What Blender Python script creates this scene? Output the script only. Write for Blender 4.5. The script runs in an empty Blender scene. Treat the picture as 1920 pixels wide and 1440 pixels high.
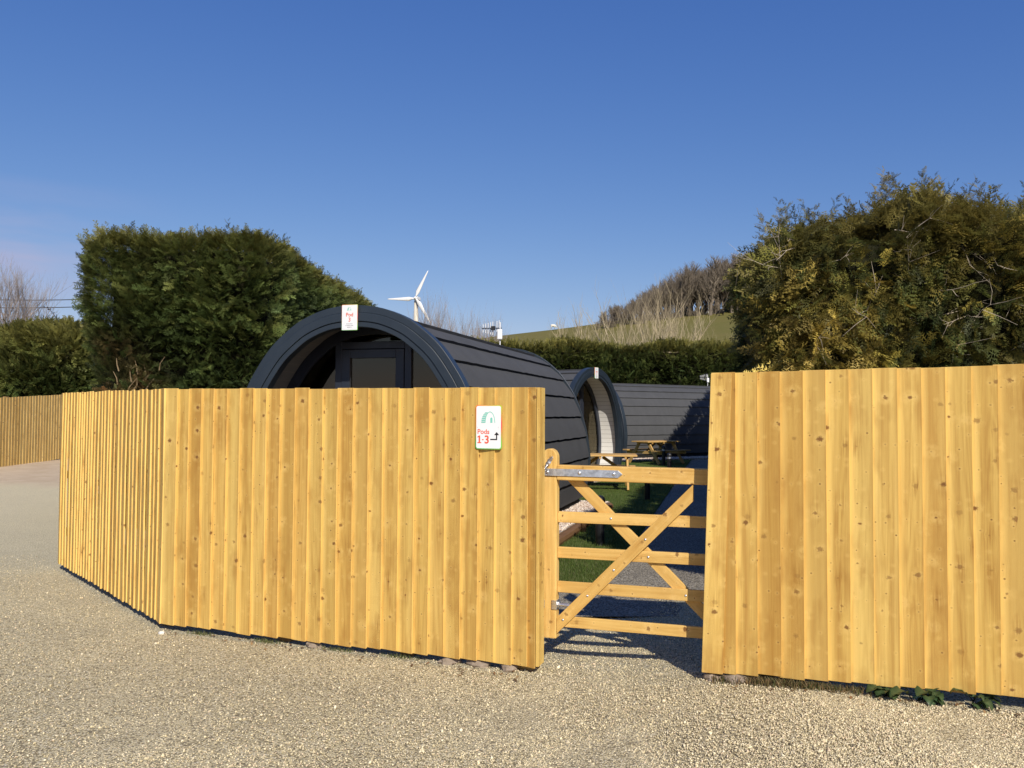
import bpy, math, random
import numpy as np
from mathutils import Vector, Matrix

sc = bpy.context.scene
C = sc.collection
RNG = np.random.default_rng(7)
random.seed(7)
R = math.radians
FDIR = Vector((0.9406, -0.3395, 0.0))       # direction of the fence line beside the gate
FNRM = Vector((-0.3395, -0.9406, 0.0))      # its face towards the yard

# ------------------------------------------------------------------ helpers
def tag(o, label=None, cat=None, group=None, kind=None):
    if label: o['label'] = label
    if cat: o['category'] = cat
    if group: o['group'] = group
    if kind: o['kind'] = kind
    return o

def thing(name, label, cat, loc=(0, 0, 0), rz=0.0, group=None):
    o = bpy.data.objects.new(name, None)
    C.objects.link(o)
    o.empty_display_size = 0.2
    o.location = loc
    o.rotation_euler = (0, 0, rz)
    return tag(o, label, cat, group)

def copy_tree(o, parent=None):
    c = o.copy()
    C.objects.link(c)
    c.parent = parent
    for ch in list(o.children):
        copy_tree(ch, c)
    return c

def frame_of(d, up=Vector((0, 0, 1))):
    d = Vector(d).normalized()
    if abs(d.dot(up)) > 0.98:
        up = Vector((1, 0, 0))
    a = d.cross(up).normalized()
    return a, a.cross(d).normalized(), d

class MB:
    """collects shapes for ONE mesh object; 'bc' holds across / along / random for wood grain"""
    def __init__(self, off=(0, 0, 0)):
        self.off = Vector(off)
        self.v = []; self.f = []; self.bc = []; self.mi = []
    def add(self, vs, fs, bcs=None, mi=0):
        n = len(self.v)
        for i, p in enumerate(vs):
            self.v.append(tuple(Vector(p) - self.off))
            self.bc.append(tuple(bcs[i]) if bcs is not None else (p[0], p[2], 0.0))
        for f in fs:
            self.f.append(tuple(n + k for k in f)); self.mi.append(mi)
    def hexa(self, p, bcs=None, mi=0):   # 4 bottom + 4 top
        self.add(p, [(0, 3, 2, 1), (4, 5, 6, 7), (0, 1, 5, 4), (1, 2, 6, 5), (2, 3, 7, 6), (3, 0, 4, 7)], bcs, mi)
    def box(self, c, ax, ay, az, rnd=None, mi=0):
        """c centre, half-extent vectors; longest is the grain direction"""
        c, ax, ay, az = Vector(c), Vector(ax), Vector(ay), Vector(az)
        if rnd is None: rnd = random.random()
        sg = [(-1, -1, -1), (1, -1, -1), (1, 1, -1), (-1, 1, -1), (-1, -1, 1), (1, -1, 1), (1, 1, 1), (-1, 1, 1)]
        L = [ax.length, ay.length, az.length]
        k = L.index(max(L)); o = [i for i in range(3) if i != k]
        ps = [c + ax * a + ay * b + az * d for a, b, d in sg]
        bcs = [(s[o[0]] * L[o[0]] + s[o[1]] * L[o[1]], s[k] * L[k], rnd) for s in sg]
        self.hexa(ps, bcs, mi)
    def bx(self, x0, x1, y0, y1, z0, z1, rnd=None, mi=0):
        self.box(((x0 + x1) / 2, (y0 + y1) / 2, (z0 + z1) / 2), ((x1 - x0) / 2, 0, 0), (0, (y1 - y0) / 2, 0), (0, 0, (z1 - z0) / 2), rnd, mi)
    def bar(self, p0, p1, w, t, up=(0, 0, 1), rnd=None, mi=0):
        p0, p1 = Vector(p0), Vector(p1)
        d = (p1 - p0); a, b, _ = frame_of(d, Vector(up))
        self.box((p0 + p1) / 2, d / 2, a * (w / 2), b * (t / 2), rnd, mi)
    def tube(self, pts, rad, n=6, cap=True, mi=0, rnd=None):
        pts = [Vector(p) for p in pts]
        if not hasattr(rad, '__len__'): rad = [rad] * len(pts)
        if rnd is None: rnd = random.random()
        base = len(self.v); al = 0
        for i, p in enumerate(pts):
            d = (pts[min(i + 1, len(pts) - 1)] - pts[max(i - 1, 0)])
            if i: al += (p - pts[i - 1]).length
            a, b, _ = frame_of(d)
            for k in range(n):
                t = 2 * math.pi * k / n
                self.v.append(tuple(p + (a * math.cos(t) + b * math.sin(t)) * rad[i] - self.off))
                self.bc.append((rad[i] * t, al, rnd))
        for i in range(len(pts) - 1):
            for k in range(n):
                q = base + i * n; k2 = (k + 1) % n
                self.f.append((q + k, q + k2, q + n + k2, q + n + k)); self.mi.append(mi)
        if cap:
            self.f.append(tuple(base + k for k in range(n - 1, -1, -1))); self.mi.append(mi)
            q = base + (len(pts) - 1) * n
            self.f.append(tuple(q + k for k in range(n))); self.mi.append(mi)
    def lathe(self, prof, c=(0, 0, 0), n=20, mi=0):
        base = len(self.v); c = Vector(c)
        for r, z in prof:
            for k in range(n):
                t = 2 * math.pi * k / n
                self.v.append(tuple(c + Vector((r * math.cos(t), r * math.sin(t), z)) - self.off)); self.bc.append((t * r, z, 0))
        for i in range(len(prof) - 1):
            for k in range(n):
                k2 = (k + 1) % n; q = base + i * n
                self.f.append((q + k, q + k2, q + n + k2, q + n + k)); self.mi.append(mi)
        self.f.append(tuple(base + k for k in range(n - 1, -1, -1))); self.mi.append(mi)
        q = base + (len(prof) - 1) * n
        self.f.append(tuple(q + k for k in range(n))); self.mi.append(mi)
    def sphere(self, c, r, n=10, m=6, mi=0):
        if not hasattr(r, '__len__'): r = (r, r, r)
        base = len(self.v); c = Vector(c)
        for i in range(m + 1):
            ph = -math.pi / 2 + math.pi * i / m
            rr = max(math.cos(ph), 0.02)
            for k in range(n):
                t = 2 * math.pi * k / n
                self.v.append(tuple(c + Vector((r[0] * rr * math.cos(t), r[1] * rr * math.sin(t), r[2] * math.sin(ph))) - self.off)); self.bc.append((t, ph, 0))
        for i in range(m):
            for k in range(n):
                k2 = (k + 1) % n; q = base + i * n
                self.f.append((q + k, q + k2, q + n + k2, q + n + k)); self.mi.append(mi)
    def prism(self, poly, fn, t0, t1, mi=0, rnd=0.0):
        """poly 2D, fn(x,y,t) -> 3D"""
        n = len(poly)
        vs = [fn(x, y, t0) for x, y in poly] + [fn(x, y, t1) for x, y in poly]
        fs = [tuple(range(n - 1, -1, -1)), tuple(range(n, 2 * n))] + [(i, (i + 1) % n, n + (i + 1) % n, n + i) for i in range(n)]
        self.add(vs, fs, [(p[0], p[1], rnd) for p in poly] * 2, mi)
    def build(self, name, mats, parent=None, smooth=False, bevel=0.0, seg=2):
        me = bpy.data.meshes.new(name)
        me.from_pydata(self.v, [], self.f)
        if not isinstance(mats, (list, tuple)): mats = [mats]
        for m in mats: me.materials.append(m)
        me.polygons.foreach_set('material_index', self.mi)
        at = me.attributes.new('bc', 'FLOAT_VECTOR', 'POINT')
        at.data.foreach_set('vector', np.array(self.bc, dtype=np.float32).ravel())
        if smooth: me.polygons.foreach_set('use_smooth', [True] * len(self.f))
        me.update()
        o = bpy.data.objects.new(name, me)
        C.objects.link(o)
        if parent: o.parent = parent
        if bevel:
            b = o.modifiers.new('bevel', 'BEVEL'); b.width = bevel; b.segments = seg; b.limit_method = 'ANGLE'; b.angle_limit = R(40)
            b.harden_normals = False
        return o

def np_mesh(name, V, F, mat, parent=None, col=None, smooth=False):
    """V (n,3), F (m,3) numpy triangles, col (n,3)"""
    me = bpy.data.meshes.new(name)
    me.vertices.add(len(V)); me.vertices.foreach_set('co', V.astype(np.float32).ravel())
    me.loops.add(F.size); me.loops.foreach_set('vertex_index', F.astype(np.int32).ravel())
    k = F.shape[1]
    me.polygons.add(len(F)); me.polygons.foreach_set('loop_start', np.arange(0, F.size, k, dtype=np.int32))
    me.update(calc_edges=True)
    if col is not None:
        at = me.attributes.new('col', 'FLOAT_COLOR', 'POINT')
        c4 = np.ones((len(V), 4), dtype=np.float32); c4[:, :3] = col
        at.data.foreach_set('color', c4.ravel())
    if smooth: me.polygons.foreach_set('use_smooth', np.ones(len(F), dtype=bool))
    me.materials.append(mat)
    o = bpy.data.objects.new(name, me); C.objects.link(o)
    if parent: o.parent = parent
    return o

def scatter(protos, M, T, col):
    """protos list of (V,F); M (N,3,3) matrices; T (N,3); col (N,3) -> V,F,col"""
    Vs, Fs, Cs = [], [], []; n0 = 0
    N = len(T); pick = RNG.integers(0, len(protos), N)
    for k, (pv, pf) in enumerate(protos):
        idx = np.where(pick == k)[0]
        if len(idx) == 0: continue
        v = np.einsum('nij,kj->nki', M[idx], pv) + T[idx][:, None, :]
        Vs.append(v.reshape(-1, 3))
        f = pf[None] + (np.arange(len(idx)) * len(pv))[:, None, None] + n0
        Fs.append(f.reshape(-1, pf.shape[1]))
        Cs.append(np.repeat(col[idx], len(pv), axis=0))
        n0 += len(idx) * len(pv)
    return np.concatenate(Vs), np.concatenate(Fs), np.concatenate(Cs)

def vnoise(p, seed=0):
    p = np.asarray(p, dtype=np.float64) + seed * 17.31
    i = np.floor(p).astype(np.int64); f = p - i; f = f * f * (3 - 2 * f)
    def h(x, y, z):
        n = (x * 374761393 + y * 668265263 + z * 2147483647 + seed * 1013) & 0x7fffffff
        n = ((n ^ (n >> 13)) * 1274126177) & 0x7fffffff
        return ((n ^ (n >> 16)) & 0xffff) / 65535.0
    r = 0
    for dx in (0, 1):
        for dy in (0, 1):
            for dz in (0, 1):
                w = (f[:, 0] if dx else 1 - f[:, 0]) * (f[:, 1] if dy else 1 - f[:, 1]) * (f[:, 2] if dz else 1 - f[:, 2])
                r = r + w * h(i[:, 0] + dx, i[:, 1] + dy, i[:, 2] + dz)
    return r

def basis(d, roll):
    """N directions -> matrices whose Y column is d"""
    d = d / np.linalg.norm(d, axis=1, keepdims=True)
    up = np.tile(np.array([0, 0, 1.0]), (len(d), 1))
    up[np.abs(d[:, 2]) > 0.95] = [1, 0, 0]
    a = np.cross(d, up); a /= np.linalg.norm(a, axis=1, keepdims=True)
    b = np.cross(a, d)
    c, s = np.cos(roll)[:, None], np.sin(roll)[:, None]
    x = a * c + b * s; z = -a * s + b * c
    return np.stack([x, d, z], axis=2)

def sstep(a, b, x):
    t = min(max((x - a) / (b - a), 0.0), 1.0)
    return t * t * (3 - 2 * t)

def gz(x, y):
    """height of the ground"""
    z = 0.085 * sstep(0.35, 1.7, x) * (1 - sstep(6.5, 10, y))
    z += 0.33 * sstep(13, 25, y) * sstep(-5.5, -11, x)
    return z

# ------------------------------------------------------------------ materials
class G:
    def __init__(self, name, world=None):
        if world: self.nt = world.node_tree
        else:
            self.m = bpy.data.materials.new(name); self.m.use_nodes = True; self.nt = self.m.node_tree
        self.nt.nodes.clear()
    def n(self, t, ins=None, **kw):
        nd = self.nt.nodes.new(t)
        for k, v in kw.items(): setattr(nd, k, v)
        for k, v in (ins or {}).items():
            s = nd.inputs[k]
            if isinstance(v, bpy.types.NodeSocket): self.nt.links.new(v, s)
            else: s.default_value = v
        return nd
    def m_(self, op, a, b=0.0, c=0.0, clamp=False):
        return self.n('ShaderNodeMath', {0: a, 1: b, 2: c}, operation=op, use_clamp=clamp).outputs[0]
    def comb(self, x, y, z=0.0): return self.n('ShaderNodeCombineXYZ', {0: x, 1: y, 2: z}).outputs[0]
    def sep(self, v):
        s = self.n('ShaderNodeSeparateXYZ', {0: v}); return s.outputs[0], s.outputs[1], s.outputs[2]
    def noise(self, v, scale=1.0, detail=3.0, rough=0.55):
        return self.n('ShaderNodeTexNoise', {'Vector': v, 'Scale': scale, 'Detail': detail, 'Roughness': rough}).outputs[0]
    def rng(self, v, a, b, c=0.0, d=1.0): return self.n('ShaderNodeMapRange', {0: v, 1: a, 2: b, 3: c, 4: d}).outputs[0]
    def mix(self, f, a, b, blend='MIX'):
        nd = self.n('ShaderNodeMix', data_type='RGBA', blend_type=blend)
        for k, v in ((0, f), (6, a), (7, b)):
            if isinstance(v, bpy.types.NodeSocket): self.nt.links.new(v, nd.inputs[k])
            else: nd.inputs[k].default_value = v if not hasattr(v, '__len__') else tuple(v) + ((1.0,) if len(v) == 3 else ())
        return nd.outputs[2]
    def bsdf(self, col, rough=0.6, spec=0.3, bump=None, bs=0.3, bd=0.01, metal=0.0, **extra):
        ins = {'Roughness': rough, 'Specular IOR Level': spec, 'Metallic': metal}
        ins.update(extra)
        b = self.n('ShaderNodeBsdfPrincipled', ins)
        if isinstance(col, bpy.types.NodeSocket): self.nt.links.new(col, b.inputs['Base Color'])
        else: b.inputs['Base Color'].default_value = tuple(col) + (1.0,)
        if bump is not None:
            bn = self.n('ShaderNodeBump', {'Height': bump, 'Strength': bs, 'Distance': bd})
            self.nt.links.new(bn.outputs[0], b.inputs['Normal'])
        return b.outputs[0]
    def out(self, s):
        o = self.n('ShaderNodeOutputMaterial'); self.nt.links.new(s, o.inputs[0]); return self.m
    def pos(self): return self.n('ShaderNodeNewGeometry').outputs['Position']
    def attr(self, nm): return self.n('ShaderNodeAttribute', attribute_name=nm)

def wood_mat(name, pale, tan, dark, var=0.5, knots=True, stain=0.5, grain=1.0, grey=0.0, edges=False):
    g = G(name)
    c, l, r = g.sep(g.attr('bc').outputs['Vector'])
    sc_ = g.m_('MULTIPLY_ADD', r, 13.7, c); sl = g.m_('MULTIPLY_ADD', r, 29.3, l)
    c2 = c; kn = None
    if knots:
        def layer(a, b, thr, rmax, asp):
            q = g.comb(g.m_('MULTIPLY', sc_, a), g.m_('MULTIPLY', sl, b))
            vo = g.n('ShaderNodeTexVoronoi', {'Vector': q, 'Scale': 1.0, 'Randomness': 0.95}, voronoi_dimensions='2D')
            d = g.n('ShaderNodeVectorMath', {0: q, 1: vo.outputs['Position']}, operation='SUBTRACT').outputs[0]
            dx, dl, _ = g.sep(d)
            dx = g.m_('DIVIDE', dx, a); dl = g.m_('DIVIDE', dl, b * asp)
            dist = g.m_('SQRT', g.m_('ADD', g.m_('MULTIPLY', dx, dx), g.m_('MULTIPLY', dl, dl)))
            cr, cg, cb = g.sep(vo.outputs['Color'])
            rad = g.rng(cr, thr, 1.0, 0.0, rmax)
            on = g.m_('GREATER_THAN', cr, thr)
            long_ = g.m_('SQRT', g.m_('ADD', g.m_('MULTIPLY', dx, dx), g.m_('MULTIPLY', g.m_('MULTIPLY', dl, dl), 0.10)))
            return dx, dist, rad, on, cg, g.m_('MULTIPLY', dl, 1.0), long_, cb
        dx, dist, rad, on, cg, dlk, long_, cbk = layer(8.5, 5.2, 0.16, 0.0235, 0.8)
        wob = g.noise(g.comb(g.m_('MULTIPLY', sc_, 90), g.m_('MULTIPLY', sl, 90)), 1, 2)
        distw = g.m_('MULTIPLY', dist, g.rng(wob, 0.25, 0.75, 0.55, 1.45))
        kn = g.m_('DIVIDE', g.m_('SUBTRACT', rad, distw), g.m_('MULTIPLY_ADD', rad, 0.45, 0.0004), clamp=True)
        halo = g.m_('MULTIPLY', g.m_('MULTIPLY', g.rng(dist, 0.0, 0.060, 1.0, 0.0), on), g.rng(g.noise(g.comb(g.m_('MULTIPLY', sc_, 45), g.m_('MULTIPLY', sl, 30)), 1, 3), 0.35, 0.6))
        flame = g.m_('MULTIPLY', g.m_('MULTIPLY', g.rng(long_, 0.0, 0.042, 1.0, 0.0), on), g.rng(g.noise(g.comb(g.m_('MULTIPLY', c, 120), g.m_('MULTIPLY', l, 5), r), 1, 3), 0.4, 0.62))
        h2 = g.m_('MULTIPLY', halo, halo)
        c2 = g.m_('MULTIPLY_ADD', g.m_('MULTIPLY', h2, dx), -0.75, c)
        _, dist2, rad2, on2, cg2, _, _, _ = layer(19.0, 10.0, 0.55, 0.0078, 0.85)
        kn2 = g.m_('DIVIDE', g.m_('SUBTRACT', rad2, dist2), g.m_('MULTIPLY_ADD', rad2, 0.5, 0.0004), clamp=True)
        halo2 = g.m_('MULTIPLY', g.rng(dist2, 0.0, 0.02, 1.0, 0.0), on2)
    broad = g.noise(g.comb(g.m_('MULTIPLY', c2, 11), g.m_('MULTIPLY', l, 0.55), g.m_('MULTIPLY', r, 71)), 1, 1.5, 0.4)
    ring = g.m_('MULTIPLY_ADD', g.m_('SINE', g.m_('MULTIPLY', broad, 62)), 0.5, 0.5)
    fine = g.noise(g.comb(g.m_('MULTIPLY', c2, 150), g.m_('MULTIPLY', l, 3.2), g.m_('MULTIPLY', r, 40)), 1, 4, 0.6)
    streak = g.noise(g.comb(g.m_('MULTIPLY', c2, 28), g.m_('MULTIPLY', l, 0.8), g.m_('MULTIPLY', r, 93)), 1, 3, 0.6)
    blot = g.noise(g.comb(g.m_('MULTIPLY', c, 7), g.m_('MULTIPLY', l, 2.2), g.m_('MULTIPLY', r, 57)), 1, 3, 0.6)
    t = g.m_('ADD', g.m_('MULTIPLY', g.rng(ring, 0.3, 1.0), 0.30 * grain), g.m_('MULTIPLY', g.rng(fine, 0.35, 0.75), 0.42 * grain))
    t = g.m_('ADD', t, g.rng(streak, 0.45, 0.8, 0.0, 0.55 * grain), clamp=True)
    col = g.mix(t, pale, tan)
    wn = g.n('ShaderNodeTexWhiteNoise', {'W': g.m_('MULTIPLY', r, 913.0)}, noise_dimensions='1D')
    bv, bv2, bv3 = g.sep(wn.outputs['Color'])
    soft = g.noise(g.comb(g.m_('MULTIPLY', c, 16), g.m_('MULTIPLY', l, 0.5), g.m_('MULTIPLY', r, 33)), 1, 2, 0.5)
    col = g.mix(g.m_('MULTIPLY', g.rng(soft, 0.5, 0.72), 0.75 * var), col, tan)
    col = g.mix(g.m_('MULTIPLY', g.rng(soft, 0.48, 0.3), 0.7 * var), col, (min(pale[0] * 1.14, .95), pale[1] * 1.18, pale[2] * 1.3))
    col = g.mix(g.m_('MULTIPLY', g.rng(bv, 0.45, 1.0), var), col, (tan[0] * 0.98, tan[1] * 0.93, tan[2] * 0.85))
    col = g.mix(g.rng(bv2, 0.3, 1.0, 0.0, 0.5 * var), col, (pale[0] * 0.80, pale[1] * 0.88, pale[2] * 0.98))
    col = g.mix(1.0, col, g.comb(g.rng(g.m_('FRACT', g.m_('MULTIPLY', bv3, 7.3)), 0.0, 1.0, 0.90, 1.06), g.rng(g.m_('FRACT', g.m_('MULTIPLY', bv3, 7.3)), 0.0, 1.0, 0.87, 1.06), g.rng(g.m_('FRACT', g.m_('MULTIPLY', bv3, 7.3)), 0.0, 1.0, 0.82, 1.10)), 'MULTIPLY')
    if edges:  # lit and shaded strips along each board, painted into the colour
        wv = g.noise(g.comb(g.m_('MULTIPLY', c, 9), g.m_('MULTIPLY', l, 1.3), g.m_('MULTIPLY', r, 19)), 1, 2)
        lit_strip = g.m_('MULTIPLY', g.rng(c, 0.042, 0.016), g.rng(wv, 0.3, 0.62, 0.25, 1.0))
        shade = g.m_('MULTIPLY', g.m_('MULTIPLY', g.rng(c, 0.085, 0.122), g.rng(c, 0.1262, 0.1252)), g.rng(wv, 0.35, 0.65, 1.0, 0.2))
        col = g.mix(g.m_('MULTIPLY', lit_strip, 0.5), col, (0.87, 0.615, 0.19))
        col = g.mix(g.m_('MULTIPLY', shade, 0.32), col, tan)
        col = g.mix(g.rng(c, 0.1255, 0.1275, 0.0, 0.6), col, (0.92, 0.66, 0.22))
    edge_line = g.m_('MULTIPLY', g.m_('MULTIPLY', g.m_('MULTIPLY', g.rng(c, 0.114, 0.1238), g.rng(c, 0.1262, 0.1252)), g.rng(bv3, 0.0, 0.5, 0.35, 1.0)), g.rng(blot, 0.3, 0.6, 0.3, 1.0))  # darker line beside the thick edge, stronger on some boards
    col = g.mix(g.m_('MULTIPLY', edge_line, 0.38 if knots else 0.0), col, (tan[0] * 0.55, tan[1] * 0.48, tan[2] * 0.4))
    col = g.mix(g.m_('MULTIPLY', g.rng(blot, 0.54, 0.78), stain), col, (tan[0] * 0.78, tan[1] * 0.68, tan[2] * 0.6))
    if knots:
        col = g.mix(g.m_('MULTIPLY', g.m_('MULTIPLY', halo, 0.75), g.rng(cg, 0.3, 0.8)), col, (min(pale[0] * 1.2, .95), pale[1] * 1.24, pale[2] * 1.5))
        col = g.mix(g.m_('MULTIPLY', g.m_('MULTIPLY', flame, 0.75), g.rng(cbk, 0.45, 0.8)), col, (tan[0] * 0.68, tan[1] * 0.56, tan[2] * 0.42))
        col = g.mix(g.m_('MULTIPLY', g.m_('MULTIPLY', h2, 0.45), g.rng(cg, 0.62, 0.9)), col, (tan[0] * 0.6, tan[1] * 0.5, tan[2] * 0.4))
        col = g.mix(g.m_('MULTIPLY', halo2, 0.22), col, (min(pale[0] * 1.2, .95), pale[1] * 1.24, pale[2] * 1.5))
        col = g.mix(g.m_('MULTIPLY', kn, g.rng(cg, 0.0, 1.0, 0.25, 1.0)), col, dark)
        col = g.mix(g.m_('MULTIPLY', kn2, g.rng(cg2, 0.0, 1.0, 0.4, 0.95)), col, (dark[0] * 0.8, dark[1] * 0.8, dark[2] * 0.8))
    if grey: col = g.mix(grey, col, (0.30, 0.27, 0.2))
    return g.out(g.bsdf(col, 0.62, 0.25, fine, 0.25, 0.004))

def plain(name, col, rough=0.5, spec=0.4, metal=0.0, var=0.12, scale=9.0, bump=0.0, **ex):
    g = G(name)
    n = g.noise(g.n('ShaderNodeTexCoord').outputs['Object'], scale, 5, 0.6)
    c = g.mix(g.rng(n, 0.3, 0.7), tuple(x * (1 - var) for x in col), tuple(min(x * (1 + var), 1) for x in col))
    rg = g.rng(n, 0.2, 0.8, max(rough - 0.08, 0), min(rough + 0.08, 1))
    return g.out(g.bsdf(c, rg, spec, n if bump else None, bump, 0.01, metal, **ex))

def leaf_mat(name, trans=0.28, rough=0.55):
    g = G(name)
    a = g.attr('col').outputs['Color']
    n = g.noise(g.pos(), 23.0, 2)
    c = g.mix(1.0, a, g.mix(n, (0.62, 0.62, 0.62), (1.3, 1.3, 1.25)), 'MULTIPLY')
    p = g.bsdf(c, rough, 0.25)
    t = g.n('ShaderNodeBsdfTranslucent', {'Color': c}).outputs[0]
    return g.out(g.n('ShaderNodeMixShader', {0: trans, 1: p, 2: t}).outputs[0])

def gravel_mat(name, cols, scale=80.0, yard=False, bstr=0.9):
    g = G(name)
    p = g.pos()
    w = g.n('ShaderNodeVectorMath', {0: p, 1: g.n('ShaderNodeTexNoise', {'Vector': p, 'Scale': 55.0}).outputs['Color']}, operation='ADD').outputs[0]
    w = g.n('ShaderNodeMix', {0: 0.012}, data_type='VECTOR') if False else p
    vo = g.n('ShaderNodeTexVoronoi', {'Vector': w, 'Scale': scale})
    vo2 = g.n('ShaderNodeTexVoronoi', {'Vector': w, 'Scale': scale * 0.47})
    r1, r2, r3 = g.sep(vo.outputs['Color'])
    c = g.mix(r1, cols[0], cols[1])
    c = g.mix(g.rng(r2, 0.78, 0.95), c, cols[2])
    c = g.mix(g.rng(r3, 0.80, 0.95), c, cols[3])
    c = g.mix(g.rng(vo.outputs['Distance'], 0.35, 0.8, 0.0, 0.8), c, tuple(x * 0.3 for x in cols[0]))
    fine = g.noise(p, 240, 3, 0.7)
    c = g.mix(1.0, c, g.mix(fine, (0.7, 0.7, 0.7), (1.25, 1.25, 1.25)), 'MULTIPLY')
    big = g.noise(p, 0.9, 5, 0.65)
    c = g.mix(1.0, c, g.mix(g.rng(big, 0.3, 0.7), (0.78, 0.78, 0.79), (1.06, 1.06, 1.05)), 'MULTIPLY')
    if yard:
        x, y, z = g.sep(p)
        # trodden, dustier ground away from the gate; red earth along the far fence; grass far off
        far = g.rng(y, 5.0, 14.0)
        dust = g.mix(g.rng(g.noise(p, 60, 6, 0.75), 0.3, 0.7), (0.42, 0.365, 0.24), (0.86, 0.76, 0.52))
        c = g.mix(g.m_('MULTIPLY', far, 0.75), c, dust)
        nz = g.noise(p, 0.8, 5, 0.65)
        yy = g.m_('MULTIPLY_ADD', nz, 2.4, y)
        yy = g.m_('MULTIPLY_ADD', x, -0.05, yy)
        soil = g.mix(g.noise(p, 2.2, 6, 0.7), (0.40, 0.28, 0.175), (0.70, 0.59, 0.43))
        left = g.rng(x, -4.0, -6.0)
        c = g.mix(g.m_('MULTIPLY', g.rng(yy, 18.8, 20.2), left), c, soil)
        wild = g.mix(g.noise(p, 3.0, 6), (0.05, 0.075, 0.02), (0.11, 0.12, 0.04))
        d = g.n('ShaderNodeVectorMath', {0: p}, operation='LENGTH').outputs['Value']
        c = g.mix(g.rng(d, 42.0, 46.0), c, wild)
    h = g.m_('ADD', g.m_('MULTIPLY', vo.outputs['Distance'], -1.0), g.m_('ADD', g.m_('MULTIPLY', vo2.outputs['Distance'], -0.5), g.m_('MULTIPLY', fine, 0.4)))
    return g.out(g.bsdf(c, 0.9, 0.15, h, bstr, 0.012))

def grass_mat(name, a, b, c_, scale=1.0, patch=0.25):
    g = G(name)
    p = g.pos()
    n1 = g.noise(p, patch, 5, 0.6); n2 = g.noise(p, 9.0 * scale, 4, 0.7); n3 = g.noise(p, 70 * scale, 3, 0.7)
    c = g.mix(g.rng(n1, 0.3, 0.7), a, b)
    c = g.mix(g.rng(n2, 0.45, 0.75, 0, 0.7), c, c_)
    c = g.mix(1.0, c, g.mix(n3, (0.6, 0.6, 0.6), (1.35, 1.35, 1.3)), 'MULTIPLY')
    return g.out(g.bsdf(c, 0.9, 0.1, n3, 0.6, 0.03))

M = {}
M['board'] = wood_mat('fence_board_wood', (0.72, 0.485, 0.130), (0.44, 0.242, 0.054), (0.19, 0.085, 0.024), var=0.8, stain=0.7, edges=True)
M['gate'] = wood_mat('gate_wood', (0.76, 0.51, 0.165), (0.55, 0.32, 0.08), (0.19, 0.085, 0.022), var=0.4, stain=0.4)
M['oldboard'] = wood_mat('weathered_board_wood', (0.62, 0.45, 0.17), (0.40, 0.26, 0.085), (0.14, 0.08, 0.025), var=0.5)
M['table'] = wood_mat('table_wood', (0.62, 0.40, 0.14), (0.46, 0.26, 0.08), (0.2, 0.1, 0.03), var=0.4, knots=False)
M['sleeper'] = wood_mat('edging_wood', (0.20, 0.11, 0.05), (0.13, 0.07, 0.03), (0.06, 0.03, 0.01), var=0.4, knots=False)
M['stake'] = wood_mat('post_wood', (0.34, 0.22, 0.09), (0.24, 0.14, 0.05), (0.1, 0.05, 0.02), var=0.4, knots=False)
M['yard'] = gravel_mat('yard_gravel', [(0.55, 0.47, 0.285), (0.80, 0.70, 0.45), (0.24, 0.20, 0.135), (0.82, 0.74, 0.54)], 95.0, yard=True, bstr=0.7)
M['path'] = gravel_mat('path_gravel', [(0.34, 0.30, 0.23), (0.48, 0.43, 0.34), (0.18, 0.165, 0.14), (0.6, 0.54, 0.44)], 60.0)
M['pebble'] = gravel_mat('pebble_bed', [(0.50, 0.40, 0.31), (0.68, 0.57, 0.46), (0.36, 0.22, 0.16), (0.8, 0.74, 0.66)], 26.0)
M['lawn'] = grass_mat('lawn_grass', (0.075, 0.115, 0.022), (0.095, 0.14, 0.03), (0.13, 0.15, 0.05), 1.0, 0.5)
M['hill'] = grass_mat('pasture', (0.165, 0.140, 0.042), (0.135, 0.130, 0.036), (0.195, 0.155, 0.06), 0.05, 0.02)
M['leaf'] = leaf_mat('conifer_leaf', 0.34, 0.5)
M['blade'] = leaf_mat('grass_blade', 0.35)
M['weed'] = leaf_mat('weed_leaf', 0.2, 0.3)
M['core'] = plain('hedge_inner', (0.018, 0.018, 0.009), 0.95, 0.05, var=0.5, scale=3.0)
M['twig'] = plain('pale_twig', (0.52, 0.44, 0.34), 0.8, 0.15, var=0.35, scale=4.0)
M['deadwood'] = plain('dead_wood', (0.26, 0.19, 0.11), 0.85, 0.1, var=0.4, scale=6.0)
M['bark'] = plain('bare_bark', (0.18, 0.148, 0.112), 0.85, 0.1, var=0.4, scale=2.0)
M['palebark'] = plain('pale_bark', (0.40, 0.33, 0.21), 0.85, 0.1, var=0.3, scale=2.0)
M['birch'] = plain('reddish_twig', (0.27, 0.23, 0.205), 0.85, 0.1, var=0.35, scale=2.0)
M['navy'] = plain('anthracite_trim', (0.021, 0.030, 0.041), 0.40, 0.5, var=0.1, scale=4.0)
M['frame'] = plain('dark_window_frame', (0.024, 0.029, 0.042), 0.35, 0.5, var=0.1)
M['black'] = plain('black_metal', (0.012, 0.012, 0.014), 0.45, 0.5)
M['under'] = plain('dark_underside', (0.02, 0.02, 0.02), 0.9, 0.1)
M['interior'] = plain('pine_interior', (0.16, 0.11, 0.065), 0.7, 0.2)
M['curtain'] = plain('grey_curtain', (0.42, 0.42, 0.43), 0.9, 0.1, var=0.15, scale=14)
M['white'] = plain('white_plastic', (0.8, 0.8, 0.79), 0.4, 0.5, var=0.03)
M['turbine'] = plain('turbine_white', (0.78, 0.78, 0.77), 0.4, 0.4, var=0.03)
M['tower'] = plain('turbine_tower_cream', (0.62, 0.57, 0.46), 0.5, 0.4, var=0.08)
M['galv'] = plain('galvanised_steel', (0.62, 0.66, 0.72), 0.42, 0.5, metal=0.85, var=0.25, scale=38.0, bump=0.1)
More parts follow.
